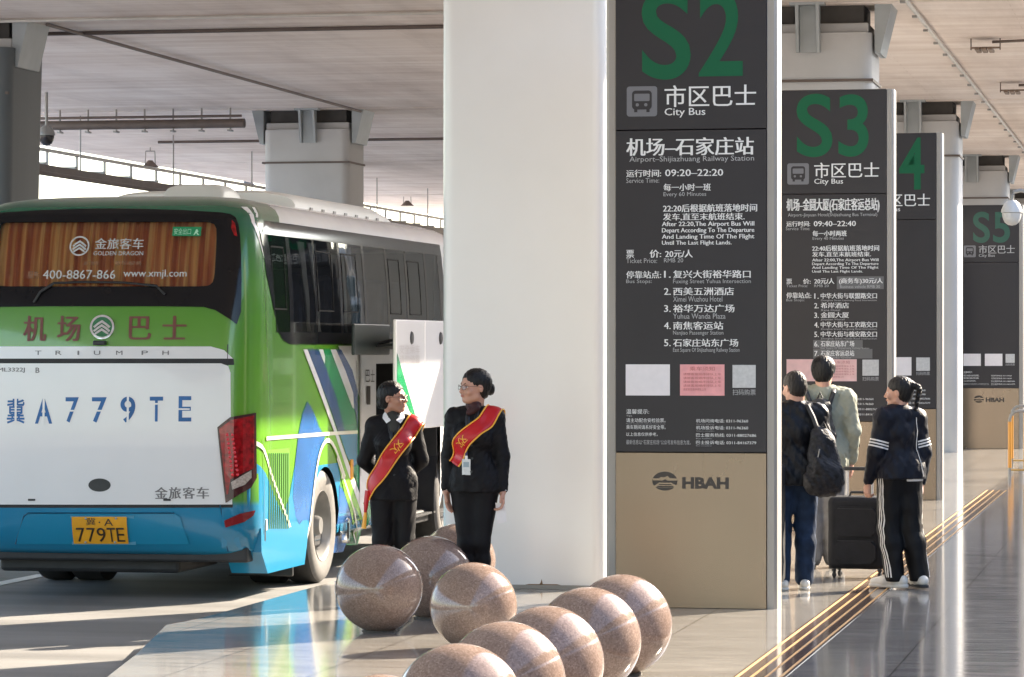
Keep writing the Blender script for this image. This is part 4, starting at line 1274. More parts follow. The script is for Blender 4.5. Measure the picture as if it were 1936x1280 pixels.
pxpoly(g, [(357, 432), (360, 432), (362, 436), (360, 438), (364, 443), (361, 443), (358, 439), (355, 443), (353, 443), (356, 436)], 0.008)
g.build("exit_pictogram", MATS["exit_pale"], ex)
for sx in (1, -1):
    g = MB(); g.tube([on_rear(sx * 1.03, z, 0.001) for z in np.linspace(0.76, 2.02, 12)], 0.004, 6); g.build("panel_seam", MATS["underbody_black"], bus)
g = MB(); g.box(-0.05, 0.05, -0.02, 0.05, 2.015, 2.05, 0.008); g.build("reversing_camera", M_BLACKP, bus)
for px in (60, 316):
    g = MB(); x, z = rear_px(px, 945); p = on_rear(x, z, 0.012); g.box(p[0] - 0.03, p[0] + 0.03, p[1] - 0.006, p[1] + 0.004, z - 0.008, z + 0.008, 0.003); g.build("lid_catch", M_BLACKP, lid)
# wiper
g = MB()
def rp(px, py, off): return on_rear(*rear_px(px, py), off)
g.tube([rp(96, 535, 0.03), rp(150, 533, 0.035), rp(230, 534, 0.035), rp(292, 540, 0.035), rp(308, 556, 0.03)], 0.010, 6)
g.tube([rp(60, 572, 0.02), rp(72, 552, 0.03), rp(96, 536, 0.03)], 0.012, 6)
g.build("rear_wiper", M_BLACKP, bus, smooth=True)
for s in (1, -1):
    q = [(421, 414), (427, 420), (433, 445), (428, 443), (422, 430)]
    rear_decal("clearance_lamp", [(p[0] if s > 0 else mir(p[0]), p[1]) for p in q], M_RED, 0.016)
# tail lamps: shell, red lens, reversing lens
for s in (1, -1):
    f_ = lambda pts: [(p[0] if s > 0 else mir(p[0]), p[1]) for p in pts]
    def block(name, pts, o0, o1, m, parent):
        v, fc = gridded([rear_px(*p) for p in f_(pts)], 0.06)
        poly = [rear_px(*p) for p in f_(pts)]
        g = MB(); g.add([on_rear(a, b, o1) for a, b in v], fc)
        lo = [on_rear(a, b, o0) for a, b in poly]; hi = [on_rear(a, b, o1) for a, b in poly]; k = len(poly)
        g.add(lo + hi, [(i, (i + 1) % k, k + (i + 1) % k, k + i) for i in range(k)])
        return g.build(name, m, parent)
    t = block("tail_lamp", [(410, 808), (432, 789), (470, 781), (471, 905), (464, 923), (425, 951)], 0.0, 0.020, mat("tail_lamp_shell", (0.05, 0.008, 0.01), 0.2), bus)
    block("red_lens", [(414, 811), (434, 794), (467, 786), (467, 886), (433, 906), (429, 935), (427, 935)], 0.018, 0.026, M_RED, t)
    block("reversing_lens", [(434, 912), (464, 890), (464, 904), (455, 917), (436, 926)], 0.018, 0.025, M_CLEARL, t)
    g = MB()
    for r_ in range(10):
        for c_ in range(2):
            px, py = 428 + c_ * 8 + r_ * 0.9, 822 + r_ * 8.4
            p = rp(px if s > 0 else mir(px), py, 0.029); g.lathe([(0.0, 0.004), (0.012, 0.0), (0.0, -0.004)], 8, 'y', p)
    g.build("lamp_bulbs", mat("bright_red_lens", (0.75, 0.02, 0.03), 0.15), t)
    block("fog_reflector", [(421, 985), (448, 972), (470, 967), (467, 977), (454, 988), (423, 998)], 0.0, 0.012, M_REDD, bus)
disc(189, 917, 21, 0.0125, "oval_vent", M_BLACKP, lid, ry=12.5)
# plate in its recess
rear_decal("bumper_panel", [(22, 1030), (44, 978), (50, 972), (330, 972), (340, 978), (352, 1030)], mat("bumper_blue", (0.012, 0.23, 0.40), 0.25, coat=0.5), 0.010)
for a, b in (((22, 1030), (44, 976)), ((44, 976), (52, 970)), ((52, 970), (328, 970)), ((415, 956), (421, 1045))):
    g = MB(); g.tube([rp(*a, 0.011), rp(*b, 0.011)], 0.006, 6); g.build("panel_seam", mat("seam_blue", (0.005, 0.09, 0.17), 0.4), bus)
g = MB(); q = [(131, 1031), (133, 975), (253, 975), (252, 1031)]
g.add([on_rear(*rear_px(*p), 0.014) for p in q], [(0, 1, 2, 3)]); g.build("plate_recess", mat("plate_recess_blue", (0.10, 0.32, 0.48), 0.3), bus)
pl = rear_decal("number_plate", [(136, 977), (240, 977), (239, 1029), (135, 1029)], M_PLATE, 0.022)
rear_text("plate_writing", [("冀", 163, 181, 979, 993), ("A", 197, 214, 981, 994), ("7", 143, 159, 998, 1025), ("7", 163, 179, 998, 1025), ("9", 182, 198, 998, 1025), ("T", 201, 217, 998, 1025), ("E", 219, 234, 998, 1025), ("·", 187, 190, 986, 989)], M_BLACKT, 0.025, pl)
g = MB()
for px, py in ((163, 980), (220, 980), (158, 1026), (214, 1026)):
    p = rp(px, py, 0.026); g.lathe([(0, 0.004), (0.010, 0.002), (0.010, -0.002), (0, -0.004)], 8, 'y', p)
g.build("plate_screws", M_GREYM, pl)

# --- underside, wheels, flaps
g = MB(); g.box(-1.16, 1.16, 0.18, BL - 0.3, 0.30, 0.42, 0.02); g.box(-0.95, 0.55, 0.35, 1.5, 0.20, 0.32, 0.03); g.box(-0.5, 0.5, 1.5, 7.5, 0.22, 0.32)
g.build("chassis", M_UNDER, bus)
g = MB(); g.prism([(0.26, 0.57), (1.775, 0.57), (1.70, 0.36), (1.62, 0.20), (0.46, 0.20), (0.27, 0.38)], 'x', 0.95, 1.2475)
g.build("skirt", M_BCYAN, bus)
M_RIM = mat("wheel_rim_grey", (0.19, 0.186, 0.18), 0.4, 0.3, var=0.12, scale=10)
M_SIDEWALL = mat("dusty_tyre_wall", (0.13, 0.123, 0.115), 0.75, var=0.15, scale=14)
def wheel(x, y, s, dual=False):
    wdt = 0.27
    wobj = bpy.data.objects.new("wheel", None); COL.objects.link(wobj); wobj.parent = bus; wobj.location = (x, y, 0.485)
    r = 0.485
    g = MB(); h = wdt
    def L_(prof, m, name, seg=48):
        g = MB(); g.lathe([(a, -s * b) for a, b in prof], seg, 'x'); return g.build(name, m, wobj, smooth=True)
    L_([(0.30, 0.015), (0.40, -0.005), (0.455, 0.01), (0.478, 0.035), (r, 0.06), (r, h - 0.04), (0.46, h), (0.30, h)], M_RUBBER if x * s < 0 else M_RUBBER, "tyre")
    L_([(0.295, 0.013), (0.33, 0.004), (0.40, -0.008), (0.452, 0.006), (0.474, 0.028)], M_SIDEWALL, "tyre_wall")
    L_([(0.0, 0.10), (0.10, 0.10), (0.11, 0.14), (0.20, 0.15), (0.255, 0.10), (0.27, 0.03), (0.298, 0.006), (0.305, 0.02)], M_RIM, "rim")
    g = MB()
    for k in range(10):
        a = k * math.tau / 10
        c = (-s * 0.135, 0.155 * math.cos(a), 0.155 * math.sin(a)); g.lathe([(0, -0.02), (0.014, -0.02), (0.014, 0.02), (0, 0.02)], 8, 'x', c)
    g.build("wheel_nuts", M_CHROME, wobj)
    g = MB()
    for k in range(8):
        a = (k + 0.5) * math.tau / 8; rr = 0.222; y_, z_ = rr * math.cos(a), rr * math.sin(a)
        pts_ = [(-s * 0.128, y_ + 0.024 * math.cos(q) * 1.0, z_ + 0.024 * math.sin(q)) for q in np.linspace(0, math.tau, 14, endpoint=False)]
        pts2 = [(-s * 0.150, p[1], p[2]) for p in pts_]
        g.add(pts_ + pts2, [tuple(range(14))] + [(i, (i + 1) % 14, 14 + (i + 1) % 14, 14 + i) for i in range(14)])
    g.build("hand_holes", M_UNDER, wobj)
    L_([(0.0, 0.02), (0.07, 0.02), (0.085, 0.05), (0.09, 0.11)], M_RIM, "hub")
    if dual:
        L_([(0.30, 0.31), (0.44, 0.30), (r, 0.34), (r, 0.58), (0.30, 0.58)], M_RUBBER, "inner_tyre")
for s in (1, -1):
    wheel(s * 1.235, 2.30, s, True)
    wheel(s * 1.235, 7.26, s)
    g = MB()
    for yc in (2.30, 7.26):
        pts = [(yc + 0.60 * math.cos(a), 0.485 + 0.60 * math.sin(a)) for a in np.linspace(-0.2, math.pi + 0.2, 24)]
        pts2 = [(yc + 0.62 * math.cos(a), 0.485 + 0.62 * math.sin(a)) for a in np.linspace(-0.2, math.pi + 0.2, 24)]
        k = len(pts)
        for x0, x1 in ((0.55, 1.235),):
            V = [(s * x0, a, b) for a, b in pts] + [(s * x1, a, b) for a, b in pts]
            g.add(V, [(i, i + 1, k + i + 1, k + i) for i in range(k - 1)])
    g.build("wheel_well", M_UNDER, bus, smooth=True)
    # bodywork filling the corners between the square cut and the round arch
    for yc, (ya, yb) in ((2.30, (1.78, 2.82)), (7.26, (6.97, 7.55))):
        g = MB(); rr = min(0.56, (yb - ya) / 2 + 0.06)
        A = np.linspace(0, math.pi, 29)
        inn = [(yc + (yb - ya) / 2 * 0.97 * math.cos(a), 0.44 + 0.545 * math.sin(a)) for a in A]
        def outp(a):
            c_, s_ = math.cos(a), math.sin(a)
            hw_ = (yb - ya) / 2 + 0.004; hh = 1.004 - 0.44
            t_ = min(hw_ / max(abs(c_), 1e-6), hh / max(s_, 1e-6)); return (yc + t_ * c_, 0.44 + t_ * s_)
        ou = [outp(a) for a in A]
        k = len(A)
        V = [on_side(a, b, 0.0005, s < 0) for a, b in inn] + [on_side(a, b, 0.0005, s < 0) for a, b in ou]
        g.add(V, [(i, i + 1, k + i + 1, k + i) for i in range(k - 1)])
        g.build("arch_panel", M_BCYAN if yc < 4 else M_BWHITE, bus, smooth=True)
g = MB(); g.box(-1.10, -0.52, 1.60, 1.64, 0.14, 0.46, 0.01); g.build("mud_flap", M_BLACKP, bus)
g = MB(); g.box(0.60, 1.15, 1.60, 1.64, 0.10, 0.42, 0.01); g.build("mud_flap", M_BLACKP, bus)
# luggage bay behind the open flaps
g = MB(); g.box(0.0, 1.22, 4.17, 6.88, 0.38, 0.40); g.box(0.0, 0.03, 4.17, 6.88, 0.405, 1.84); g.box(0.03, 1.22, 4.155, 4.18, 0.405, 1.84); g.box(0.03, 1.22, 6.86, 6.89, 0.405, 1.84); g.box(0.0, 1.22, 4.17, 6.88, 1.845, 1.87)
g.build("luggage_bay", M_UNDER, bus)
side_decal("compartment_door", [(3.50, 1.98), (4.12, 1.98), (4.12, 0.62), (3.50, 0.62)], M_BWHITE, 0.012, px=False)
side_line("panel_gap", [(679, 664), (679, 900)], 0.012, M_UNDER, 0.016)
g = MB()
def sd(px, py, off=0.0165):
    s_, z_ = side_px(px, py); return on_side(s_, z_, off)
def fsd(px, py): return sd(px, -py)
write(g, "巴", 688, 696, -722, -699, fsd); write(g, "士", 697.5, 705, -722, -699, fsd)
q = [sd(690, 730), sd(697, 730), sd(697, 765), sd(690, 765)]; g.add(q, [(0, 1, 2, 3)])
g.build("door_writing", M_BLACKT, bus)
# raised flaps: two white doors swung out and up, one dark one seen on its lining
def flap(y0, y1, z0, z1, x, m, name, handle=True):
    g = MB(); g.box(x, x + 0.035, y0, y1, z0, z1, 0.012); f_ = g.build(name, m, bus)
    if handle:
        for yy in ((y0 + y1) / 2 + 0.02,):
            for zz_ in ((z1 - 0.16),):
                g = MB(); g.lathe([(0, 0.012), (0.05, 0.012), (0.06, 0.0), (0, 0.0)], 20, 'x', (x + 0.035, yy, zz_)); g.build("handle", M_BLACKP, f_)
    g = MB(); g.tube([(1.25, (y0 + y1) / 2, z1 - 0.25), (x, (y0 + y1) / 2, z1 - 0.15)], 0.014, 6); g.build("hinge_arm", M_BLACKP, f_)
    return f_
f1 = flap(2.98, 4.10, 1.27, 2.24, 1.68, M_BWHITE, "luggage_flap")
f2 = flap(4.13, 5.35, 1.27, 2.24, 1.68, M_BWHITE, "luggage_flap")
g = MB(); g.box(1.7165, 1.718, 4.9, 5.0, 1.45, 1.62); g.build("latch", M_CHROME, f2)
g = MB(); g.add([(1.7175, 2.99, 1.95), (1.7175, 2.99, 1.70), (1.7175, 3.75, 1.29), (1.7175, 3.85, 1.29)], [(0, 1, 2, 3)]); g.build("livery_stripe", M_BEMER, f1)
g = MB()
fw = lambda a, b: (1.7172, a, b)
write(g, "安全乘车", 3.08, 3.90, 1.94, 2.02, fw); write(g, "请勿倚靠", 3.08, 3.90, 1.85, 1.93, fw); write(g, "小心夹手", 3.45, 3.95, 1.77, 1.83, fw)
g.build("flap_writing", mat("flap_grey_print", (0.35, 0.33, 0.33), 0.5), f1)
g = MB(); g.box(1.40, 1.43, 2.62, 3.95, 1.93, 2.20, 0.01); f3 = g.build("flap_lining", mat("dark_flap_lining", (0.02, 0.027, 0.027), 0.35), bus)
g = MB(); g.prism([(1.26, 1.98), (1.655, 2.02), (1.655, 2.04), (1.26, 2.0)], 'y', 3.4, 5.4); g.build("flap_seal", M_UNDER, bus)
g = MB(); g.box(1.30, 1.66, 4.35, 5.3, 0.62, 1.24, 0.03); g.build("inner_panel", mat("bay_lining_grey", (0.05, 0.055, 0.06), 0.5), bus)
bpy.data.objects.remove(bpy.data.objects["inner_panel"])
# roof: white fairing and air-conditioner
def roofbox(name, x, y0, y1, z0, z1, m, r0=0.5, r1=0.9):
    g = MB(); n = 14; prof = []
    secs = [(y0, 0.02), (y0 + 0.06, 0.6), (y0 + r0 * 0.5, 0.9), (y0 + r0, 1.0), (y1 - r1, 1.0), (y1 - r1 * 0.5, 0.75), (y1 - 0.1, 0.28), (y1, 0.02)]
    vs = []
    for y, k in secs:
        for i in range(n + 1):
            a = math.pi * i / n
            c_ = math.cos(a); s_ = math.sin(a)
            vs.append((x * math.copysign(abs(c_) ** 0.45, c_), y, z0 + (z1 - z0) * k * s_ ** 0.45))
    m_ = n + 1
    g.add(vs, [(j * m_ + i, j * m_ + i + 1, (j + 1) * m_ + i + 1, (j + 1) * m_ + i) for j in range(len(secs) - 1) for i in range(n)])
    return g.build(name, m, bus, smooth=True)
M_ROOFW = mat("roof_unit_white", (0.74, 0.73, 0.68), 0.4, var=0.03, scale=3)
ac = roofbox("roof_air_conditioner", 0.86, 2.75, 6.9, 3.12, 3.365, M_ROOFW, 0.14, 0.9)
g = MB()
for k in range(7): g.box(0.857, 0.868, 3.3 + k * 0.42, 3.38 + k * 0.42, 3.20, 3.225)
g.build("unit_vents", M_GREYM, ac)
hh = roofbox("roof_hatch", 0.26, 1.2, 1.9, 3.20, 3.345, M_ROOFW, 0.2, 0.3); hh.location.x = 0.40
# white sweep at the upper rear corner
side_decal("livery_stripe", [(0.42, 3.115), (0.47, 3.115), (0.385, 2.99), (0.395, 2.86), (0.44, 2.70), (0.40, 2.76), (0.37, 2.87), (0.355, 2.99)], M_BWHITE, 0.003, px=False, step=0.05)
side_decal("livery_stripe", [(0.52, 3.115), (0.56, 3.115), (0.46, 3.03), (0.43, 3.03)], M_BWHITE, 0.003, px=False, step=0.05)
# windscreen
g = MB()
def frontp(x, z, off=0.004): return (x, front_y(x, z) + off, z)
N_ = 8
V = [frontp(-1.0 + 2.0 * i / N_, 1.55 + 1.35 * j / N_) for j in range(N_ + 1) for i in range(N_ + 1)]
g.add(V, [(j * (N_ + 1) + i, j * (N_ + 1) + i + 1, (j + 1) * (N_ + 1) + i + 1, (j + 1) * (N_ + 1) + i) for j in range(N_) for i in range(N_)])
g.build("windscreen", M_FRIT, bus, smooth=True)
# ------------------------------------------------------------------ people: sculpted distance fields turned into smooth meshes
def V3(*a): return np.array(a, dtype=np.float64)

class Field:
    """Smooth union of tapered limbs and ellipsoids on a grid; mesh() walks its zero surface."""
    def __init__(self, lo, hi, h):
        self.h = h
        self.lo = np.array(lo, float)
        self.n = np.ceil((np.array(hi) - self.lo) / h).astype(int) + 1
        self.f = np.full(self.n, 0.25, dtype=np.float32)

    def win(self, a, b):
        i0 = np.clip(np.floor((np.array(a) - self.lo) / self.h).astype(int), 0, self.n)
        i1 = np.clip(np.ceil((np.array(b) - self.lo) / self.h).astype(int) + 1, 0, self.n)
        if np.any(i1 - i0 < 1): return None, None
        ax = [self.lo[k] + self.h * np.arange(i0[k], i1[k]) for k in range(3)]
        P = np.stack(np.meshgrid(*ax, indexing='ij'), -1)
        return (slice(i0[0], i1[0]), slice(i0[1], i1[1]), slice(i0[2], i1[2])), P

    def put(self, s, d, k, sub):
        o = self.f[s]
        if sub:
            d = -d
            h_ = np.clip(0.5 - 0.5 * (o - d) / k, 0, 1); self.f[s] = o + (d - o) * h_ + k * h_ * (1 - h_)
        else:
            h_ = np.clip(0.5 + 0.5 * (o - d) / k, 0, 1); self.f[s] = o + (d - o) * h_ - k * h_ * (1 - h_)

    def cap(self, a, b, ra, rb, k=0.015, sq=(1, 1, 1), sub=False):
        a = np.array(a, float); b = np.array(b, float); sq = np.array(sq, float)
        m = max(ra, rb) * max(sq) + k + 3 * self.h
        s, P = self.win(np.minimum(a, b) - m, np.maximum(a, b) + m)
        if s is None: return self
        c = (a + b) / 2
        Q = (P - c) / sq; A = (a - c) / sq; B = (b - c) / sq
        ab = B - A
        t = np.clip(((Q - A) @ ab) / max(ab @ ab, 1e-9), 0, 1)
        d = np.linalg.norm(Q - A - t[..., None] * ab, axis=-1) - (ra + (rb - ra) * t)
        self.put(s, (d * sq.min()).astype(np.float32), k, sub)
        return self

    def ell(self, c, r, k=0.015, M=None, sub=False):
        c = np.array(c, float); r = np.array(r, float)
        m = r.max() + k + 3 * self.h
        s, P = self.win(c - m, c + m)
        if s is None: return self
        Q = P - c
        if M is not None: Q = Q @ M          # M columns: the ellipsoid's axes
        k0 = np.linalg.norm(Q / r, axis=-1); k1 = np.linalg.norm(Q / (r * r), axis=-1)
        d = k0 * (k0 - 1) / np.maximum(k1, 1e-6)
        self.put(s, d.astype(np.float32), k, sub)
        return self

    def path(self, pts, rs, k=0.012, sq=(1, 1, 1)):
        for i in range(len(pts) - 1): self.cap(pts[i], pts[i + 1], rs[i], rs[i + 1], k, sq)
        return self

    def grid(self):
        ax = [self.lo[k] + self.h * np.arange(self.n[k]) for k in range(3)]
        return np.stack(np.meshgrid(*ax, indexing='ij'), -1)

    def clip_below(self, z):      # keep only what is above z (hem)
        zz = self.lo[2] + self.h * np.arange(self.n[2]); self.f = np.maximum(self.f, (z - zz)[None, None, :].astype(np.float32)); return self
    def clip_above(self, z):
        zz = self.lo[2] + self.h * np.arange(self.n[2]); self.f = np.maximum(self.f, (zz - z)[None, None, :].astype(np.float32)); return self
    def wrinkle(self, amp, freq, seed, zs=1.0):
        s = np.abs(self.f) < 0.05
        idx = np.argwhere(s)
        P = self.lo + idx * self.h
        P = P * np.array([1, 1, zs])
        self.f[s] += (amp * noise3(P, seed, freq, 3)).astype(np.float32)
        return self

    def sample(self, p):
        q = (np.array(p) - self.lo) / self.h
        i = np.clip(np.floor(q).astype(int), 0, self.n - 2); t = np.clip(q - i, 0, 1)
        v = 0.0
        for dx in (0, 1):
            for dy in (0, 1):
                for dz in (0, 1):
                    wgt = (t[0] if dx else 1 - t[0]) * (t[1] if dy else 1 - t[1]) * (t[2] if dz else 1 - t[2])
                    v += wgt * self.f[i[0] + dx, i[1] + dy, i[2] + dz]
        return v

    def mesh(self, name, m, parent, smooth_iter=1):
        F_ = np.pad(self.f, 1, constant_values=0.25); lo = self.lo - self.h
        S = F_ < 0
        nx, ny, nz = F_.shape
        cnt = sum(S[a:nx - 1 + a, b:ny - 1 + b, c:nz - 1 + c].astype(np.int8) for a in (0, 1) for b in (0, 1) for c in (0, 1))
        act = np.argwhere((cnt > 0) & (cnt < 8))
        idx = np.full(cnt.shape, -1, dtype=np.int64); idx[tuple(act.T)] = np.arange(len(act))
        acc = np.zeros((len(act), 3)); num = np.zeros(len(act))
        cs = [(a, b, c) for a in (0, 1) for b in (0, 1) for c in (0, 1)]
        for p in cs:
            for ax in range(3):
                if p[ax]: continue
                q = list(p); q[ax] = 1
                f0 = F_[tuple((act + p).T)]; f1 = F_[tuple((act + q).T)]
                x = (f0 < 0) != (f1 < 0)
                t = np.where(x, f0 / np.where(np.abs(f0 - f1) < 1e-9, 1, f0 - f1), 0)
                pos = np.array(p, float)[None, :].repeat(len(act), 0); pos[:, ax] = t
                acc[x] += pos[x]; num[x] += 1
        verts = lo + self.h * (act + acc / np.maximum(num, 1)[:, None])
        quads = []
        for ax in range(3):
            b, c = (ax + 1) % 3, (ax + 2) % 3
            sl0 = [slice(1, None)] * 3; sl0[ax] = slice(0, -1)
            sl1 = [slice(1, None)] * 3; sl1[ax] = slice(1, None)
            e0 = S[tuple(sl0)]; e1 = S[tuple(sl1)]
            off = np.array([1, 1, 1]); off[ax] = 0
            E_ = np.argwhere(e0 != e1); fl = e0[tuple(E_.T)]; E_ = E_ + off
            ok = np.all((E_ < np.array(cnt.shape)), axis=1)
            E_ = E_[ok]; fl = fl[ok]
            def at(db, dc):
                o = np.zeros(3, int); o[b] = db; o[c] = dc
                return idx[tuple((E_ + o).T)]
            q = np.stack([at(-1, -1), at(0, -1), at(0, 0), at(-1, 0)], 1)
            q[~fl] = q[~fl][:, ::-1]
            quads.append(q[np.all(q >= 0, axis=1)])
        quads = np.concatenate(quads)
        me = bpy.data.meshes.new(name)
        me.vertices.add(len(verts)); me.vertices.foreach_set("co", verts.astype(np.float32).ravel())
        me.loops.add(quads.size); me.loops.foreach_set("vertex_index", quads.astype(np.int32).ravel())
        me.polygons.add(len(quads)); me.polygons.foreach_set("loop_start", np.arange(0, quads.size, 4, dtype=np.int32))
        me.update(calc_edges=True)
        if smooth_iter:
            bm = bmesh.new(); bm.from_mesh(me)
            for _ in range(smooth_iter): bmesh.ops.smooth_vert(bm, verts=bm.verts, factor=0.5, use_axis_x=True, use_axis_y=True, use_axis_z=True)
            bm.to_mesh(me); bm.free()
        return link(name, me, m, parent, True)

def skin_mat(name, col):
    m = mat(name, col, 0.5, var=0.10, scale=9, bump=0.05, bscale=120)
    b = m.node_tree.nodes["Principled BSDF"]
    b.inputs["Subsurface Weight"].default_value = 0.08
    b.inputs["Subsurface Radius"].default_value = (0.02, 0.008, 0.004)
    return m
M_SKIN = skin_mat("warm_skin", (0.50, 0.27, 0.19))
M_SKIN2 = skin_mat("tanned_skin", (0.42, 0.21, 0.14))
M_HAIR = mat("black_hair", (0.006, 0.005, 0.005), 0.45, var=0.5, scale=60, bump=0.6, bscale=140, stretch=(1, 1, 0.25), spec=0.3)
M_HAIR2 = mat("dark_brown_hair", (0.013, 0.009, 0.007), 0.5, spec=0.3, var=0.4, scale=70, bump=0.5, bscale=150, stretch=(1, 1, 0.3))
def cloth(name, col, rough=0.8, var=0.18):
    return mat(name, col, rough, var=var, scale=14, bump=0.25, bscale=220, spec=0.22)
M_SUIT = cloth("black_suit_cloth", (0.005, 0.0045, 0.006), 0.62)
M_TRACK = cloth("navy_black_track_cloth", (0.005, 0.006, 0.012), 0.5)
M_TRACKP = cloth("black_track_trousers", (0.004, 0.004, 0.005), 0.55)
M_JEANS = cloth("dark_blue_denim", (0.014, 0.028, 0.060), 0.8, 0.35)
M_COAT = cloth("black_jacket_nylon", (0.005, 0.005, 0.007), 0.42)
M_SHIRT = cloth("pale_green_white_shirt", (0.28, 0.285, 0.22), 0.75, 0.06)
M_GREYT = cloth("grey_trousers", (0.16, 0.155, 0.15), 0.8)
M_WSHIRT = cloth("white_shirt_cloth", (0.75, 0.74, 0.74), 0.7, 0.03)
M_SCARF = cloth("dark_maroon_scarf", (0.055, 0.022, 0.022), 0.6)
M_SHOEW = mat("white_trainer_leather", (0.66, 0.63, 0.57), 0.5, var=0.08, scale=20)
M_SHOED = mat("dark_shoe_sole", (0.03, 0.032, 0.034), 0.6)
M_SHOEB = mat("black_shoe_leather", (0.012, 0.012, 0.013), 0.3)
M_SASH = mat("red_satin_sash", (0.50, 0.006, 0.014), 0.38, var=0.14, scale=7)
M_GOLD = mat("yellow_sash_trim", (0.85, 0.42, 0.05), 0.45)
M_LIP = mat("lip", (0.36, 0.11, 0.10), 0.45)
M_EYEW = mat("eye_white", (0.65, 0.62, 0.60), 0.25)
M_EYED = mat("dark_iris", (0.015, 0.010, 0.008), 0.15)
M_LENS = glass("spectacle_lens", (0.95, 0.95, 0.95), 0.02)
M_FRAME = mat("thin_spectacle_frame", (0.10, 0.07, 0.06), 0.3, 0.6)

def rotz(a):
    c, s = math.cos(a), math.sin(a)
    return np.array([[c, -s, 0], [s, c, 0], [0, 0, 1]])

